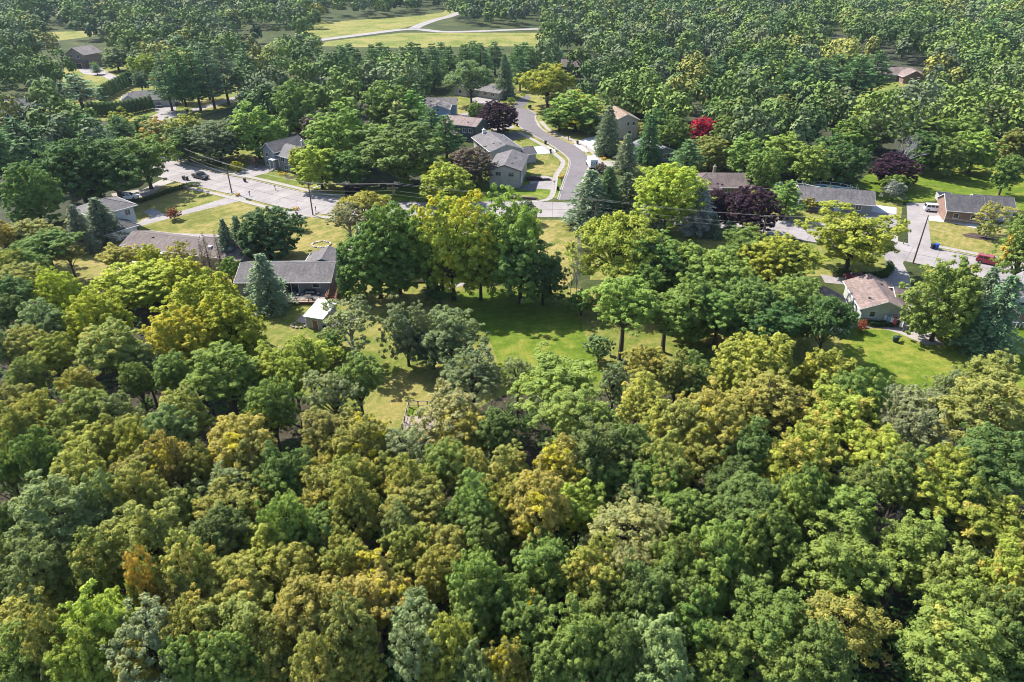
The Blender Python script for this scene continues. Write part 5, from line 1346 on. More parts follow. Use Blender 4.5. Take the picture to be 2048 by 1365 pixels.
# flowers and yellow markers near kerbs
def flowers(u, v, r, label, n=26, mat=YELLOWBIT):
    p = W(u, v); mb = MB(); rr = random.Random(u)
    for k in range(n):
        a, q = rr.uniform(0, 6.28), r * math.sqrt(rr.random()); z = rr.uniform(.15, .5)
        mb.lathe([(.03, 0), (.03, z), (.16, z + .05), (.1, z + .16)], q * math.cos(a), q * math.sin(a), 5)
    o = mb.build('flower_clump', mat, None, (p.x, p.y, 0)); tag(o, label, 'flowers'); o['kind'] = 'stuff'
flowers(566, 350, 1.1, 'bright yellow flowers at the corner of the grey gabled house'); flowers(592, 420, 0.9, 'yellow flowers at the kerb by the lamp-arm pole'); flowers(1121, 356, 0.7, 'yellow flowers on the verge of the side street corner'); flowers(1207, 319, 0.8, 'orange-yellow flowers by the street van'); flowers(476, 392, 0.6, 'yellow flowers at the foot of the driveway pole')
# brush pile and fallen branch
def brush(u, v, label, n, L, mat=BARK_GREY):
    p = W(u, v); mb = MB(); rr = random.Random(v)
    for k in range(n):
        a = rr.uniform(0, 6.28); q = Vector((rr.gauss(0, L * .3), rr.gauss(0, L * .3), rr.uniform(.05, .8))); d = Vector((math.cos(a), math.sin(a), rr.uniform(-.1, .3))) * L * rr.uniform(.3, .6)
        mb.tube([q - d, q + Vector((0, 0, .1)), q + d], [.06, .04, .015], 4, False)
    o = mb.build('brush_pile', mat, None, (p.x, p.y, 0)); tag(o, label, 'brush pile'); o['kind'] = 'stuff'
brush(585, 712, 'heap of dead grey branches at the lawn edge', 60, 3.0); brush(1108, 606, 'fallen pale branch lying on the shaded lawn', 12, 3.0)
# clipped hedge round the island lawn
def hedge(pts_px, w, h, label, step=0.35, seed=1, col='d', dens=150):
    c = spline([W(u, v) for u, v in pts_px], step); rng = np.random.default_rng(seed); P = []; NN = []
    for p in c:
        n = dens; q = rng.uniform(-1, 1, (n, 3)); ax = rng.integers(0, 3, n)
        for a in (1, 2): q[ax == a, a] = np.sign(q[ax == a, a]) * rng.uniform(.85, 1.05, (ax == a).sum())
        q[:, 2] = np.abs(q[:, 2]); P.append(np.array([p.x, p.y, 0]) + q * np.array([w / 2, w / 2, h])); NN.append(unit(rng.normal(size=(n, 3)) + np.array([0, 0, .8])))
    V, F = leaf_quads(rng, np.concatenate(P), np.concatenate(NN), .11, .07)
    me = np_mesh('clipped_hedge', V, F, LEAF, {'tone': rng.uniform(0, 1, len(F)), 'turn': np.ones(len(F))})
    o = bpy.data.objects.new('clipped_hedge', me); COL.objects.link(o); o.color = (*PAL[col], 1); o['autumn'] = 0.0; o['autumn_colour'] = [.2, .2, .05]; tag(o, label, 'hedge'); o['kind'] = 'stuff'
hedge([(1664, 546), (1700, 553), (1740, 556), (1768, 552), (1780, 541), (1776, 532)], 1.1, 1.0, 'low clipped hedge curving round the island lawn', seed=3)
hedge([(254, 412), (285, 404), (320, 393), (345, 384), (380, 373), (400, 372)], 1.4, 0.9, 'long low dark hedge between two driveways', seed=4, dens=110)
hedge([(1722, 646), (1745, 652), (1792, 652)], 1.0, 0.8, 'short dark hedge under the sage green gable windows', seed=5)
# ------------------------------------------------------------------ trees of the near wood: crown centre (photo), width, colour
NEAR = """273 560 150 y,113 584 95 y,191 635 120 y,369 546 85 y,410 601 150 y,355 676 140 y,455 638 125 y,239 522 75 k,300 520 70 y,96 655 100 b,15 645 80 d,15 712 60 b,60 706 80 o,113 726 92 e,219 716 145 o,62 771 72 l,164 791 78 k,290 737 66 b,348 764 85 g,280 778 64 g,455 760 155 l,553 747 100 e,543 822 82 n,667 798 110 s,362 832 92 o,239 840 68 b,30 818 72 o,75 840 72 k,164 842 92 o,34 872 78 k,253 884 78 o,280 900 72 e,342 873 78 b,480 898 105 a,650 885 95 o,185 915 95 k,352 928 75 a,85 930 78 g,15 947 62 l,164 960 100 k,520 945 90 o,672 935 76 k,290 962 95 o,462 985 105 s,570 960 88 d,400 950 64 o,
133 1044 145 b,15 1075 66 d,222 1015 68 b,280 1000 82 k,345 1030 88 o,468 1015 128 k,294 1090 130 o,447 1085 104 d,575 1062 84 l,650 1005 95 k,650 1080 90 g,195 1150 98 o,85 1155 108 b,12 1140 64 b,15 1210 70 d,543 1115 98 k,290 1178 66 A,376 1160 98 k,478 1185 118 k,600 1155 98 k,685 1140 78 k,68 1245 115 k,205 1255 112 e,362 1210 108 o,297 1290 130 s,393 1280 98 k,478 1262 120 o,615 1215 125 k,44 1328 105 l,178 1325 104 e,275 1355 84 k,460 1335 90 g,545 1307 90 o,650 1272 104 o,650 1335 90 k,110 1290 74 o,383 1342 84 g,
704 1016 88 k,834 1030 115 k,793 1078 70 b,946 1020 92 g,1022 1006 96 k,988 1050 88 e,1073 1023 105 a,1155 1026 88 e,1258 1061 150 t,1261 1150 90 t,700 1143 88 k,827 1115 84 k,902 1112 84 o,981 1102 84 g,885 1160 88 k,1090 1143 98 g,1186 1156 98 k,748 1200 115 a,823 1238 98 s,953 1184 92 n,1018 1218 80 n,940 1235 88 n,704 1279 92 o,1056 1276 102 g,1210 1225 98 g,1155 1293 98 n,912 1300 84 e,1011 1341 74 Y,1097 1344 72 g,1312 1313 118 b,827 1306 94 s,1356 1040 80 g,1346 1143 80 g,1288 1204 94 d,1363 1225 84 g,946 1351 76 b,865 1340 80 k,714 1344 84 k,1230 1320 80 d,
1386 1043 84 g,1492 1026 112 d,1686 1037 105 l,1587 1026 66 l,1874 992 102 e,1816 1095 108 l,1973 1054 120 e,1536 1078 90 g,1498 1132 72 l,1577 1143 60 l,1683 1136 140 l,1430 1115 88 g,1365 1143 74 o,1908 1163 90 l,2008 1170 96 e,2040 1130 56 a,1485 1190 80 l,1406 1204 94 l,1382 1266 90 n,1540 1262 140 g,1683 1250 145 k,1908 1225 94 l,1888 1310 170 l,1440 1324 94 l,1570 1341 94 l,1656 1330 94 d,2008 1255 94 g,2040 1280 66 l,2015 1320 94 d,
1505 737 165 e,1540 805 130 k,1656 760 140 e,1382 764 88 g,1413 832 98 a,1676 839 105 e,1707 805 84 g,1734 867 98 e,1628 908 84 e,1751 918 94 e,1574 942 112 e,1392 908 98 k,1433 873 92 a,1820 812 84 s,1827 873 108 s,1973 771 118 o,1980 846 150 o,1885 800 76 s,1881 955 90 e,1980 935 130 d,1505 908 90 d,2043 867 56 l,1710 986 86 g,1368 863 76 o,1600 1000 70 g,1450 975 84 d,1800 960 84 g,1935 1010 80 d,
1111 790 165 l,1158 846 112 l,947 760 135 i,1035 760 70 s,902 832 115 t,919 884 92 a,1227 778 78 s,1292 750 88 k,1353 767 82 o,1288 812 92 k,1330 873 88 k,718 771 95 g,724 897 100 a,810 907 92 s,885 935 88 g,988 873 84 d,1172 918 122 d,1193 969 92 g,1111 952 100 a,946 969 88 k,1022 958 84 o,817 980 92 k,700 980 84 k,1261 908 76 d,1330 935 88 o,1312 976 84 g,1265 985 80 d,620 725 84 e,590 770 76 e,770 960 70 o"""
GW = 'trees of the dense near wood'
R6 = random.Random(11)
def leaf_label(c, w, zone):
    size = 'wide-crowned' if w > 112 else ('narrow-crowned' if w < 78 else 'round-crowned')
    return f'{WORD[c]} {size} broadleaf tree in the {zone}'
near_xy = []; nt_ = []
for it in NEAR.replace('\n', '').split(','):
    u, v, w, c = it.split(); u, v, w = float(u), float(v), float(w)
    kind = {'s': 'thin', 't': 'thin', 'i': 'thin', 'b': 'forest'}.get(c, 'forest')
    if c == 'y': kind = 'round'
    elif c in 'ek' and w > 125: kind = 'thin' if c == 'k' else 'round'
    h = R6.uniform(12.0, 15.5) + (w - 95) * 0.02
    if v < 800: h = min(h, 11.5 + (w - 80) * 0.03)
    if v < 570: h = 8.5
    zc = h * (0.70 if v > 800 else 0.62)
    p = W(u, v, zc); r = w * 0.5 * (1.38 if v > 800 else 1.08) * depth(p.x, p.y, zc) / FPX
    near_xy.append((p.x, p.y, r))
    aut, ac = (0.12, 'a') if c in 'kogt' else (0.0, None)
    if c == 'a': aut, ac = 0.3, 'Y'
    if c == 'k': aut, ac = 0.28, 'a'
    if c == 'e' and u > 1500 and v > 800: aut, ac = 0.3, 'a'
    if (u, v) == (290, 1178): c, aut, ac = 'k', 0.6, 'A'
    if (u, v) == (1011, 1341): c, aut, ac = 'k', 0.55, 'Y'
    if c == 'n': aut, ac = 0.07, 'Y'
    if c == 'l' and u > 1600 and v > 1150: aut, ac = 0.1, 'k'
    nt_.append((c, w, p.x, p.y, plant(kind, p.x, p.y, h, r, c, 'tree', 'tree', GW, aut, ac, blend=0.3 if c not in 'ysA' else 0.1)))

def size_word(w): return 'broad' if w > 112 else ('slender' if w < 78 else 'rounded')
def label_wood(rows, zone):
    """tell each crown from its look-alikes by its nearest neighbours that look different"""
    made = {}
    for lev in (0, 1, 2):
        todo = rows if lev == 0 else [q for g in made.values() if len(g) > 1 for q in g]
        for c, w, x, y, o in todo:
            nb = []
            for q in sorted(rows, key=lambda q: (q[2] - x) ** 2 + (q[3] - y) ** 2)[1:9]:
                if WORD[q[0]] != WORD[c] and WORD[q[0]] not in nb: nb.append(WORD[q[0]])
            base = f'{size_word(w)} {WORD[c]} tree in the {zone}'
            o['label'] = base if lev == 0 else (base + f' beside {nb[0]} crown' if lev == 1 else base + f' between {nb[0]} and {nb[1]} crowns')
        made = {}
        for q in rows: made.setdefault(q[4]['label'], []).append(q)
label_wood(nt_, 'lower wood')

# ------------------------------------------------------------------ garden and street trees: base, top, width in the photo
def gt(kind, ub, vb, vt, w, c, label, aut=0.0, ac=None, cat='tree', name=None, grp=None, hmax=None):
    p = W(ub, vb); h = height_at(p.y, vt)
    if hmax: h = min(h, hmax)
    r = w * 0.5 * depth(p.x, p.y, h * 0.6) / FPX * (1.18 if kind in ('oak', 'round', 'mid', 'spread', 'sparse', 'forest') else (1.28 if kind in ('spruce', 'pine', 'fir') else 1.05))
    return plant(kind, p.x, p.y, h, r, c, label, cat, grp, aut, ac, name)
gt('round', 88, 452, 326, 98, 'g', 'dense egg-shaped maple with reddish tip beside the white two-storey house', 0.06, 'm')
gt('spruce', 172, 502, 410, 52, 'i', 'leaning grey-green spruce on the dry lawn below the white house')
gt('spruce', 214, 482, 396, 72, 'i', 'broad grey-green spruce against the white two-storey house')
gt('shrub', 350, 440, 416, 30, 'm', 'small rust-coloured ornamental tree by the driveway', cat='tree', name='broadleaf_tree')
gt('round', 543, 518, 412, 118, 'c', 'dark round maple casting shade on the dry lawn')
gt('spruce', 463, 528, 438, 44, 'q', 'blue spruce beside the dark round maple'); gt('spruce', 487, 516, 432, 44, 'q', 'second blue spruce tucked behind the first near the brown ranch roof')
for ub, vb, vt, w in ((416, 560, 478, 30), (426, 556, 466, 34), (447, 548, 462, 26)):
    gt('brownconifer', ub, vb, vt, w, 'x', 'dying brown conifer with bare trunk below the ranch house', grp='dying conifers')
gt('sparse', 372, 548, 480, 56, 'k', 'thin half-bare tree with yellowing leaves by the umbrella')
gt('shrub', 597, 460, 426, 32, 'i', 'dusky rounded bush beside the ranch driveway', cat='shrub', name='shrub')
gt('spruce', 541, 618, 508, 76, 'i', 'grey spruce standing against the deck ranch wall')
gt('shrub', 466, 566, 514, 54, 'l', 'loose green shrub at the end of the grey ranch', cat='shrub', name='shrub')
gt('sparse', 712, 730, 588, 118, 's', 'airy grey-green tree with pale limbs beside the white-roofed shed')
gt('arbor', 694, 596, 490, 34, 'c', 'tall dark columnar evergreen by the ranch driveway', name='conifer_tree')
gt('shrub', 716, 602, 566, 48, 'l', 'green shrub below the outdoor stairs', cat='shrub', name='shrub')
gt('shrub', 668, 700, 660, 60, 'g', 'leafy bush at the foot of the garden shed', cat='shrub', name='shrub')
gt('shrub', 640, 735, 690, 90, 'e', 'yellow-green thicket shrub beside the branch heap', cat='shrub', name='shrub')
# left edge
for u, v, w, c, hh in ((51, 466, 104, 'o', 10), (92, 496, 104, 'g', 10), (135, 510, 56, 'o', 8), (41, 528, 88, 'g', 11), (44, 565, 94, 'o', 11), (18, 600, 84, 'd', 12), (4, 475, 50, 'a', 11), (20, 540, 60, 'k', 11)):
    p = W(u, v, hh * 0.68); plant('forest', p.x, p.y, hh, w * 0.55 * depth(p.x, p.y, hh * 0.68) / FPX, c, leaf_label(c, w, 'clump beside the dry lawn'), 'tree', 'trees beside the dry lawn', 0.1, 'a')
gt('oak', 243, 404, 270, 128, 'd', 'great dark oak shading the parked white car', 0.08, 'B'); gt('oak', 303, 378, 262, 110, 'g', 'oak with rusty orange crown top beside the bend of the road', 0.2, 't')
gt('oak', 172, 404, 262, 130, 'd', 'dark spreading oak behind the white two-storey house', 0.0); gt('round', 205, 402, 300, 90, 'd', 'shadowy maple in front of the hidden white house')
for ub, vb, vt, w in ((20, 370, 242, 86), (62, 345, 236, 90), (112, 340, 250, 84), (150, 332, 226, 70), (198, 326, 228, 72), (-10, 330, 232, 90), (250, 300, 232, 60)):
    gt('pine', ub, vb, vt, w, 'c', 'dark green pine in the grove beside the road bend', grp='pines beside the road bend')
for u, v, w, c in ((113, 238, 72, 'e'), (239, 243, 62, 'e'), (287, 247, 56, 'g'), (312, 258, 68, 'A'), (376, 246, 66, 'k'), (369, 276, 80, 'd'), (345, 262, 56, 'o')):
    p = W(u, v, 7); plant('mid', p.x, p.y, 10.5, w * 0.52 * depth(p.x, p.y, 7) / FPX, c if c != 'A' else 't', leaf_label(c, w, 'belt above the road bend'), 'tree', 'tree belt above the road bend', 0.15 if c != 'A' else 0.5, 'A' if c == 'A' else 'k')
gt('round', 444, 322, 238, 100, 'i', 'dusky round maple beside the road near the grey gabled house'); gt('mid', 520, 318, 206, 98, 'l', 'bright green ash rising behind the grey gabled house', 0.1, 'e')
gt('shrub', 476, 345, 322, 24, 'Y', 'small golden tree on the roadside lawn', name='broadleaf_tree')
gt('mid', 602, 350, 286, 42, 'e', 'small yellow-green tree hiding the end of the gabled house', 0.2, 'Y'); gt('shrub', 512, 336, 312, 22, 'B', 'brownish shrub at the gabled house corner', cat='shrub', name='shrub')
for ub, vb, vt, w, c, lab in ((602, 282, 160, 84, 'g', 'tall green tree with yellow top beyond the gabled house'), (636, 300, 220, 58, 'B', 'brown-grey tree among green ones beyond the gabled house'), (690, 340, 214, 120, 'l', 'pale green spreading maple above the overhead wires'), (645, 378, 284, 86, 'e', 'yellow-tinged maple at the roadside wood edge'), (705, 378, 290, 90, 'g', 'dark green maple leaning over the roadside wires'), (815, 372, 242, 150, 'g', 'very large green maple on the lawn behind the overhead wires'), (760, 330, 240, 90, 'l', 'light green maple between the two larger ones by the wires'), (775, 272, 166, 90, 'l', 'rounded lime maple behind the light blue house'), (672, 245, 170, 70, 'g', 'small round tree in the thicket by the dull-roofed house')):
    gt('mid', ub, vb, vt, w, c, lab, 0.1, 'e')
gt('pine', 828, 270, 180, 62, 'n', 'bright green young pine beside the light blue house'); gt('pine', 866, 296, 218, 58, 'c', 'dark pine next to the dark green house'); gt('pine', 894, 316, 232, 62, 'd', 'dense dark fir at the back of the dark green house')
gt('round', 944, 370, 294, 90, 'B', 'mauve-brown smoke-like tree beside the beige corner house', 0.3, 'i'); gt('round', 996, 266, 202, 74, 'P', 'dark purple maple by the turning circle', 0.0); gt('mid', 952, 250, 203, 36, 'g', 'small green street tree beside the purple maple')
gt('spread', 943, 210, 120, 82, 'b', 'feathery blue-green tree in front of the turning circle ranch'); gt('spruce', 1010, 196, 108, 40, 'q', 'narrow blue spruce behind the turning circle ranch')
gt('oak', 1095, 216, 120, 106, 'e', 'large golden-yellow tree at the end of the side street', 0.3, 'Y'); gt('mid', 1150, 264, 180, 100, 'l', 'green tree with yellow patch beside the side street', 0.3, 'Y'); gt('mid', 1118, 262, 216, 66, 'g', 'low green thicket tree at the side street fence'); gt('mid', 1172, 270, 214, 60, 'g', 'rounded dark tree near the flagpole')
gt('spruce', 1213, 310, 212, 54, 'i', 'grey-green spruce in front of the beige two-storey house'); gt('fir', 1250, 346, 268, 46, 'i', 'thin grey pine with bare trunk by the side street path'); gt('spruce', 1294, 326, 230, 52, 'c', 'dark narrow spruce before the blue-grey roof')
gt('pine', 1370, 358, 278, 62, 'c', 'olive-green pine beside the blue-grey roofed house'); gt('spruce', 1178, 452, 340, 84, 'i', 'broad grey spruce at the junction beside a darker one'); gt('spruce', 1212, 446, 334, 66, 'c', 'dark green spruce at the junction beside the broad grey one')
gt('fir', 1248, 440, 346, 66, 'q', 'open blue-green fir between the junction spruces and the lime maple'); gt('round', 1328, 462, 320, 120, 'e', 'lime-green maple beside the main road junction'); gt('fir', 1306, 466, 376, 44, 'i', 'grey fir in front of the lime-green maple')
gt('shrub', 1201, 345, 326, 26, 'B', 'clipped round brownish bush by the side street path', cat='shrub', name='shrub')
gt('round', 895, 408, 322, 92, 'e', 'yellow-green maple behind the golden shade tree'); gt('oak', 908, 600, 374, 142, 'e', 'tall locust tree half turned golden yellow in the middle of the block', 0.36, 'Y'); gt('oak', 1020, 590, 372, 130, 'l', 'tall light green oak beside the golden locust on the lush lawn side'); gt('oak', 1040, 606, 452, 140, 'g', 'lower spreading green oak over the hidden brown-roofed house')
gt('oak', 858, 592, 425, 112, 'g', 'mid-sized green oak in the gap between golden locust and tall green oak'); gt('oak', 962, 600, 440, 112, 'e', 'yellowish oak leaning between the golden locust and the light green oak', 0.2, 'Y')
gt('oak', 800, 588, 388, 140, 'g', 'tall green oak between ranch driveway and golden locust'); gt('round', 762, 596, 440, 128, 'g', 'dense green maple at the end of the ranch driveway'); gt('spread', 735, 470, 380, 100, 'k', 'flat-topped honey locust with yellowing crown by the main road', 0.2, 'e'); gt('sparse', 704, 490, 400, 84, 's', 'thin grey-green tree over the ranch driveway')
gt('round', 1055, 445, 402, 34, 'd', 'small dark round tree at the main road edge', name='broadleaf_tree'); gt('oak', 1085, 610, 500, 90, 'd', 'dark green oak at the corner of the lush lawn'); gt('shrub', 880, 608, 570, 60, 'd', 'dark shrub under the hidden house wall', cat='shrub', name='shrub')
gt('spread', 1225, 590, 430, 165, 'e', 'wide honey locust with olive crown behind the lush lawn', 0.15, 'k'); gt('sparse', 1290, 600, 452, 120, 'g', 'open-crowned green locust next to the wide honey locust'); gt('dead', 1150, 620, 450, 90, 'x', 'dead grey tree with drooping bare limbs at the lawn corner', name='dead_tree'); gt('dead', 1140, 600, 520, 60, 'x', 'smaller dead tree leaning under the honey locust', name='dead_tree')
gt('forest', 1240, 720, 556, 118, 'l', 'bushy pale green maple at the edge of the lush lawn'); gt('shrub', 1196, 724, 672, 60, 'b', 'low pale green bush at the maple foot', cat='shrub', name='shrub'); gt('spruce', 1276, 590, 530, 36, 'q', 'little blue spruce among the shade trees'); gt('shrub', 1162, 632, 580, 66, 'g', 'green shrub below the dead grey tree', cat='shrub', name='shrub')
gv_ = []
for u, v, w, c, hh in ((1347, 519, 120, 'l', 12), (1427, 535, 145, 'l', 12), (1495, 490, 110, 'g', 11), (1545, 510, 125, 'e', 11.5), (1604, 520, 110, 'e', 11), (1587, 592, 122, 'l', 12), (1500, 600, 130, 'g', 12), (1390, 592, 120, 'g', 12), (1335, 622, 115, 'l', 11), (1440, 625, 110, 'g', 10), (1555, 650, 110, 'd', 10), (1300, 560, 80, 'g', 10)):
    p = W(u, v, hh * 0.68); gv_.append((c, w, p.x, p.y, plant('round' if w > 115 else 'forest', p.x, p.y, hh, w * 0.55 * depth(p.x, p.y, hh * 0.68) / FPX, c, 'tree', 'tree', 'shade grove behind the main road')))
label_wood(gv_, 'shade grove')
gt('spread', 1634, 722, 586, 104, 'd', 'dark feathery larch-like tree beside the sage green house'); gt('oak', 1691, 542, 412, 166, 'e', 'broad yellow-green locust on the island lawn by the driveway'); gt('round', 1862, 682, 512, 126, 'l', 'dense rounded maple beside the sage green house', 0.05, 'k')
gt('oak', 2020, 572, 420, 98, 'l', 'tall maple with orange-tipped top by the red car', 0.25, 'A'); gt('spruce', 1940, 668, 535, 70, 'i', 'grey spruce behind the larger blue one'); gt('spruce', 1966, 708, 552, 92, 'q', 'large blue spruce on the wide lawn')
gt('shrub', 1722, 664, 640, 24, 'm', 'small dark red maple bush at the house corner', cat='shrub', name='shrub'); gt('shrub', 1776, 820, 772, 44, 'q', 'young blue-green evergreen at the wood edge', cat='shrub', name='shrub')
gt('oak', 1434, 458, 372, 70, 'P', 'smaller dark purple maple before the brown hip roof'); gt('round', 1494, 470, 368, 90, 'P', 'larger dark purple maple before the brown hip roof', 0.06, 'k')
gt('fir', 1393, 470, 372, 66, 'w', 'silvery spruce beside the smaller purple maple'); gt('spruce', 1425, 476, 430, 34, 'q', 'small blue spruce under the purple maples'); gt('spruce', 1458, 474, 428, 28, 'q', 'tiny blue spruce beside the small one under the purple maples')
gt('shrub', 1496, 492, 448, 56, 'o', 'rounded olive bush below the purple maples', cat='shrub', name='shrub'); gt('pine', 1566, 436, 362, 66, 'n', 'bright green pine on the roadside lawn'); gt('arbor', 1548, 420, 366, 32, 'q', 'dark blue-green columnar cypress behind the bright pine', name='conifer_tree')
gt('shrub', 1618, 422, 394, 32, 'k', 'yellow-green bush at the long low ranch window', cat='shrub', name='shrub'); gt('shrub', 1784, 388, 346, 48, 'l', 'green shrub on the wide lawn behind the silver one', cat='shrub', name='shrub'); gt('shrub', 1781, 402, 363, 46, 'w', 'silver-grey rounded shrub on the wide lawn', cat='shrub', name='shrub')
gt('round', 1780, 372, 306, 80, 'P', 'dark purple maple at the edge of the wide lawn'); gt('deadtop', 1784, 366, 258, 100, 'x', 'grey leafless tree rising behind the purple maple', name='dead_tree')
gt('sparse', 1975, 470, 402, 70, 'o', 'thin olive tree before the brick house corner'); gt('shrub', 1972, 478, 440, 40, 'o', 'olive bush at the brick house path', cat='shrub', name='shrub'); gt('shrub', 1650, 402, 372, 40, 'd', 'dark ivy mound behind the pool', cat='shrub', name='shrub')
gt('oak', 818, 732, 596, 94, 'b', 'blue-green oak on the back lawn near the mown path'); gt('oak', 905, 742, 612, 120, 'b', 'wide blue-green oak beside the lush lawn'); gt('oak', 868, 738, 650, 84, 'q', 'low oak between the two larger back lawn oaks')
gt('round', 1398, 296, 232, 54, 'R', 'crimson red maple glowing among green trees'); gt('round', 1416, 340, 270, 78, 'o', 'dull olive-brown tree in front of the crimson maple')
gt('shrub', 965, 254, 232, 20, 'd', 'dark bush at the blue house corner', cat='shrub', name='shrub'); gt('shrub', 1022, 208, 194, 18, 'l', 'clipped round bush at the turning circle ranch', cat='shrub', name='shrub')
gt('dead', 986, 852, 738, 62, 'x', 'bleached leafless tree at the wood edge above the amber tree', name='dead_tree')
for u, v, w, lab in ((1086, 1225, 78, 'pale bare dead branches poking out of the wood beside an orange sprig'), (1275, 975, 50, 'pale dead branches in a dark gap of the wood'), (1789, 1040, 76, 'grey leafless shrub-like tree in a dark gap of the wood'), (450, 832, 60, 'crooked bare grey branch in a hollow of the wood')):
    p = W(u, v, 11); plant('dead', p.x, p.y, 13.0, w * 0.5 * depth(p.x, p.y, 11) / FPX, 'x', lab, 'tree', None, name='dead_tree')
p = W(1056, 1210, 11.5); plant('shrub', p.x, p.y, 12.2, 0.8, 'Y', 'slender sapling with a vivid orange-yellow top beside the dead branches', 'tree', None, 0.5, 'A', name='broadleaf_tree')
# right-hand hill wood, the crowns one can tell apart
RIGHT = """1495 300 84 l,1570 297 104 l,1632 318 80 l,1535 330 70 g,1604 246 108 i,1700 262 84 g,1758 250 88 s,1837 234 104 l,1929 258 104 l,1956 290 92 l,1987 224 84 s,1826 196 98 s,2032 280 66 o,1676 205 94 s,1660 300 80 d,1700 320 76 d,1860 290 90 d,1905 300 70 g,2020 330 60 g,1460 258 80 g,1440 215 70 g,1340 200 95 g,1290 190 90 l,1396 128 88 a,1530 262 70 i,1560 215 60 o,1780 200 80 l,1900 205 84 s,2030 220 60 k,1325 240 84 d,1345 262 70 g,1735 215 60 e"""
rt_ = []
for it in RIGHT.replace('\n', '').split(','):
    u, v, w, c = it.split(); u, v, w = float(u), float(v), float(w); hh = 12.0 if v > 180 else 14
    p = W(u, v, hh * 0.66); rt_.append((c, w, p.x, p.y, plant('mid', p.x, p.y, hh, w * 0.56 * depth(p.x, p.y, hh * 0.66) / FPX, c, 'tree', 'tree', 'trees of the wood behind the wide green lawn', 0.08, 'a')))
label_wood(rt_, 'upper wood')
for it in "1587 212 118 80,1625 208 116 74,1700 212 112 84,1660 200 108 74,1500 170 96 70,1545 180 100 64,1460 160 98 66,1740 190 100 60,1540 245 172 50,1420 200 120 60,1600 150 90 60,1960 130 40 70,2000 90 20 70".split(','):
    ub, vb, vt, w = map(float, it.split()); gt('pine', ub, vb, vt, w, 'c', 'dark green pine in the wood behind the wide lawn', grp='pines of the wood behind the wide lawn')
gt('dead', 1585, 235, 168, 56, 'x', 'bare white dead tree standing before the wide-lawn pines', name='dead_tree')
# pine stand beyond the turning circle, tall pines on the left
for it in "690 170 90 50,720 178 96 46,750 172 88 46,780 182 92 48,812 180 92 48,840 176 86 46,868 178 88 46,900 172 92 44,930 160 88 44,962 160 86 44,990 150 84 44,1035 158 88 46,1060 162 94 44,1085 150 92 44,1110 140 90 44,735 196 120 44,768 200 118 44,800 202 118 44,1040 182 112 40,870 186 120 40,705 160 86 50,765 162 84 50,826 164 84 50,885 160 84 50,946 150 82 50,1050 146 84 50,1100 130 84 48".split(','):
    ub, vb, vt, w = map(float, it.split()); gt('pine', ub, vb, vt, w, R6.choice('ccd'), 'tall plantation pine beyond the turning circle', grp='plantation pines beyond the turning circle')
for it in "345 222 104 56,375 224 98 58,402 222 96 60,430 218 84 64,458 210 82 60,500 190 98 56,365 205 112 50,420 200 90 56,165 214 150 78,195 150 128 20".split(','):
    ub, vb, vt, w = map(float, it.split()); gt('pine', ub, vb, vt, w, R6.choice('cq'), 'tall pine in the row along the lane', grp='tall pines along the lane')
for k in range(12):     # clipped evergreen hedge rows round the far house
    t = k / 11; p = W(205 + 60 * t, 204 - 34 * t); plant('arbor', p.x, p.y, 6.0, 1.6, 'd', 'dark evergreen in the clipped row beside the far garage house', 'tree', 'evergreen hedge rows', name='conifer_tree')
for k in range(16):
    t = k / 15; p = W(182 + 122 * t, 232 - 14 * t + 6 * math.sin(3.1 * t)); plant('arbor', p.x, p.y, 5.0, 1.5, 'd', 'dark evergreen in the clipped row beside the far garage house', 'tree', 'evergreen hedge rows', name='conifer_tree')
for u, v, vt, w, c, lab in ((238, 142, 90, 60, 'b', 'lone round tree by the curving drive'), (192, 142, 124, 16, 'l', 'little round tree on the curving drive'), (296, 165, 108, 54, 'e', 'yellow-green tree behind the three-door garage'), (286, 184, 140, 34, 'q', 'dusky blue tree behind the three-door garage'), (262, 172, 138, 24, 'd', 'dark small tree by the hedge end')):
    gt('mid', u, v, vt, w, c, lab)
n_br = N_TREE.get('broadleaf_tree', 0)

# ------------------------------------------------------------------ far woods: a continuous forest of more trees than one could count
def inpoly(px, py, poly):
    c = False; n = len(poly); j = n - 1
    for i in range(n):
        xi, yi = poly[i]; xj, yj = poly[j]
        if (yi > py) != (yj > py) and px < (xj - xi) * (py - yi) / (yj - yi) + xi: c = not c
        j = i
    return c
CLEAR = [
 [(135, 98), (190, 98), (262, 140), (275, 170), (360, 175), (350, 200), (330, 240), (150, 235), (150, 160)],
 [(30, 82), (100, 60), (200, 58), (200, 74), (90, 88)],
 [(600, 92), (640, 62), (700, 40), (760, 34), (870, 24), (912, 20), (905, 40), (860, 56), (1090, 54), (1180, 49), (1180, 58), (1100, 68), (1090, 84), (960, 90), (800, 92), (640, 94)], [(640, 26), (690, 14), (740, 16), (700, 32)],
 [(860, 250), (840, 190), (905, 160), (1060, 150), (1170, 215), (1290, 270), (1370, 300), (1420, 340), (1420, 470), (330, 470), (330, 320), (480, 300), (580, 280), (640, 300), (850, 300)],
 [(0, 205), (90, 205), (90, 245), (0, 250)], [(1715, 130), (1850, 130), (1860, 168), (1780, 185), (1710, 195)], [(1640, 78), (1690, 75), (1690, 118), (1635, 118)],
 [(1120, 125), (1160, 125), (1162, 160), (1120, 160)], [(515, 112), (552, 112), (552, 135), (515, 135)], [(1380, 340), (2060, 300), (2060, 470), (1380, 470)], [(630, 155), (665, 155), (665, 178), (630, 178)],
 [(480, 60), (600, 60), (600, 80), (480, 90)], [(320, 178), (520, 165), (520, 200), (330, 240)], [(130, 380), (330, 320), (330, 470), (100, 470)],
]
rngF = np.random.default_rng(5)
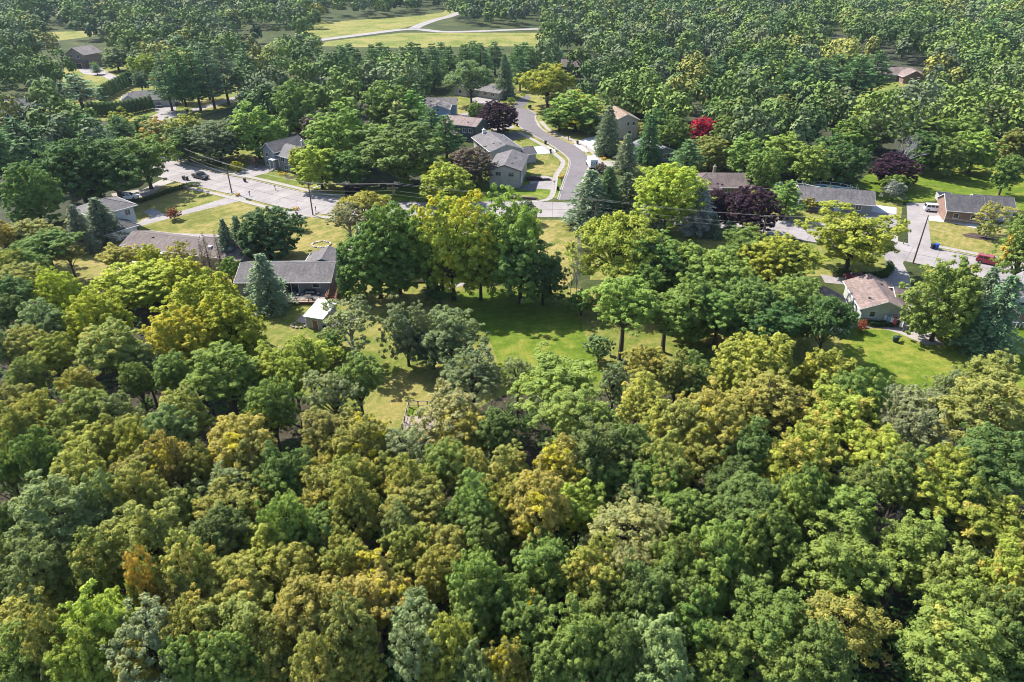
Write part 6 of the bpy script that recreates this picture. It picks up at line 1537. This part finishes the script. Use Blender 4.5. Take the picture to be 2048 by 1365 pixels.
def far_wood():
    protoP = []
    for i in range(7):                       # light-weight crowns: big leaf clusters on lobes
        H, Rr = 17.0, 7.2; n = 760; lob = 22
        d = unit(rngF.normal(size=(lob, 3)) + np.array([0, 0, .35])); d[:, 2] = np.maximum(d[:, 2], -.45)
        ctr = d * np.array([Rr, Rr, 7.6]) * .66 + np.array([0, 0, 9.0])
        k = rngF.integers(0, lob, n); g = unit(rngF.normal(size=(n, 3)) + d[k] * .6); P = ctr[k] + g * (Rr * rngF.uniform(.16, .36, (n, 1)))
        protoP.append((P, unit(g * 1.1 + np.array([0, 0, .4]) + .26 * rngF.normal(size=(n, 3))), np.clip(.5 * rngF.uniform(size=lob)[k] + rngF.uniform(0, .5, n), 0, 1)))
    pts = []
    TRr = random.Random(3); cell = {}
    ring = [(o.location.x, o.location.y) for o in COL.objects if o.name.startswith(('broadleaf_tree', 'conifer_tree'))]
    for x, y in ring: cell.setdefault((int(x // 11), int(y // 11)), []).append((x, y))
    tries = 0
    while tries < 60000 and len(pts) < 2100:
        tries += 1
        y = TRr.uniform(175, 960); x = TRr.uniform(-1, 1) * (0.86 * y + 40)
        z = ground_z(x, y); u, v = PXL(x, y, z + 8); ub, vb = PXL(x, y, z); ut, vt = PXL(x, y, z + 16); rpx = 5.0 * FPX / depth(x, y, z + 8)
        if v > 470 or (abs(u - 1024) > 1150): continue
        if any(inpoly(a, b, poly) for poly in CLEAR for a, b in ((u, v), (ub, vb), (ut, vt), (u - rpx, v), (u + rpx, v))): continue
        sp = 6.6 + y * 0.0036; ok = True
        for i in (-1, 0, 1):
            for j in (-1, 0, 1):
                for q in cell.get((int(x // 11) + i, int(y // 11) + j), ()):
                    if (q[0] - x) ** 2 + (q[1] - y) ** 2 < sp * sp: ok = False
        if not ok: continue
        cell.setdefault((int(x // 11), int(y // 11)), []).append((x, y)); pts.append((x, y, z))
    Ps, Ns, T, C = [], [], [], []
    pal = [tuple(1.2 * (.75 * x + .25 * m_) for x, m_ in zip(PAL[c], (.10, .135, .045))) for c in 'gggggdddlllbbsiiockcq']
    for x, y, z in pts:
        P, Nn, t = protoP[TRr.randrange(7)]; a = TRr.uniform(0, 6.28); s = TRr.choice((.55, .75, .9, 1.0, 1.1, 1.3, 1.5)) * TRr.uniform(.9, 1.1); sz = s ** .5 * TRr.uniform(.85, 1.15)
        M = np.array([[math.cos(a), -math.sin(a), 0], [math.sin(a), math.cos(a), 0], [0, 0, 1]])
        far = max(.28, min(1, 1.25 - y / 620.0)); m = int(len(P) * far); idx = rngF.permutation(len(P))[:m]
        Ps.append((P[idx] * np.array([s, s, sz])) @ M.T + np.array([x, y, z])); Ns.append(Nn[idx] @ M.T); T.append(t[idx])
        c = np.array(TRr.choice(pal)) * TRr.uniform(.85, 1.15); C.append(np.tile(c, (m, 1)))
        C[-1] = np.concatenate([C[-1], np.full((m, 1), .62 / math.sqrt(far))], 1)
    P = np.concatenate(Ps); Nn = np.concatenate(Ns); C = np.concatenate(C)
    V, F = leaf_quads(rngF, P, Nn, C[:, 3], C[:, 3] * .7)
    m, t_, b = nt('far_leaf_material')
    at = N(t_, 'ShaderNodeAttribute', attribute_name='leaf_colour'); tn = N(t_, 'ShaderNodeAttribute', attribute_name='tone')
    tr = ramp(t_, tn.outputs['Fac'], [(0, (.62, .66, .7)), (.5, (1, 1, 1)), (1, (1.42, 1.34, 1.15))]); col = mixc(t_, 1.0, at.outputs['Color'], tr.outputs[0], 'MULTIPLY')
    t_.links.new(col, b.inputs['Base Color']); b.inputs['Roughness'].default_value = .8; b.inputs['Specular IOR Level'].default_value = .08
    me = np_mesh('distant_woodland', V, F, m, {'tone': np.concatenate(T)})
    ca = me.attributes.new('leaf_colour', 'FLOAT_COLOR', 'FACE'); ca.data.foreach_set('color', np.concatenate([C[:, :3], np.ones((len(C), 1))], 1).astype(np.float32).ravel())
    o = bpy.data.objects.new('distant_woodland', me); COL.objects.link(o); o['kind'] = 'stuff'; tag(o, 'continuous mixed woodland stretching over the far valley and hillside', 'woodland')
    print('far trees', len(pts), 'tris', len(F) * 2)
far_wood()

# ------------------------------------------------------------------ undergrowth of the near wood
def undergrowth():
    rng = np.random.default_rng(9); P, T, C, S = [], [], [], []
    poly = [(-200, 1500), (-200, 640), (60, 590), (300, 640), (480, 720), (560, 760), (690, 900), (860, 880), (1010, 800), (1200, 800), (1700, 822), (2100, 872), (2300, 920), (2300, 1500)]
    n = 0
    while n < 1500:
        u, v = rng.uniform(-150, 2200), rng.uniform(600, 1480)
        if not inpoly(u, v, poly): continue
        p = W(u, v); n += 1
        r = rng.uniform(.7, 1.8); h = rng.uniform(.8, 4.5); m = 46
        g = unit(rng.normal(size=(m, 3))) * (rng.uniform(size=(m, 1)) ** .4); g[:, 2] = np.abs(g[:, 2])
        P.append(np.array([p.x, p.y, 0]) + g * np.array([r, r, h])); T.append(np.clip(rng.uniform() * .5 + rng.uniform(0, .5, m), 0, 1))
    P = np.concatenate(P)
    V, F = leaf_quads(rng, P, unit(rng.normal(size=P.shape) + np.array([0, 0, 1.0])), .24, .16)
    me = np_mesh('undergrowth', V, F, LEAF, {'tone': np.concatenate(T), 'turn': np.ones(len(F))})
    o = bpy.data.objects.new('undergrowth', me); COL.objects.link(o); o.color = (*[LK * x for x in PAL['d']], 1); o['autumn'] = 0.0; o['autumn_colour'] = [.2, .2, .05]; o['kind'] = 'stuff'; tag(o, 'dark leafy undergrowth on the floor of the near wood', 'undergrowth')
undergrowth()

# ------------------------------------------------------------------ air
HAZE = 0.00005
if HAZE:
    hz = MB().box(-1200, 1200, -60, 1500, -1.0, 96).build('haze', None); hz['kind'] = 'stuff'; hz['label'] = 'thin bluish air haze over the valley'; hz['category'] = 'haze'
    m = bpy.data.materials.new('haze_air'); m.use_nodes = True; t_ = m.node_tree; t_.nodes.remove(t_.nodes['Principled BSDF'])
    pv = t_.nodes.new('ShaderNodeVolumePrincipled'); pv.inputs['Color'].default_value = (0.62, 0.76, 1.0, 1); pv.inputs['Density'].default_value = HAZE; pv.inputs['Anisotropy'].default_value = 0.2
    t_.links.new(pv.outputs[0], t_.nodes['Material Output'].inputs['Volume']); hz.data.materials.append(m)
print('tris', sum(len(m.polygons) for m in bpy.data.meshes)*2, {k: len(v[0]['crown'].polygons) for k, v in PROTO.items() if v[0]['crown']}); print('trees', N_TREE, 'objects', len(bpy.data.objects))
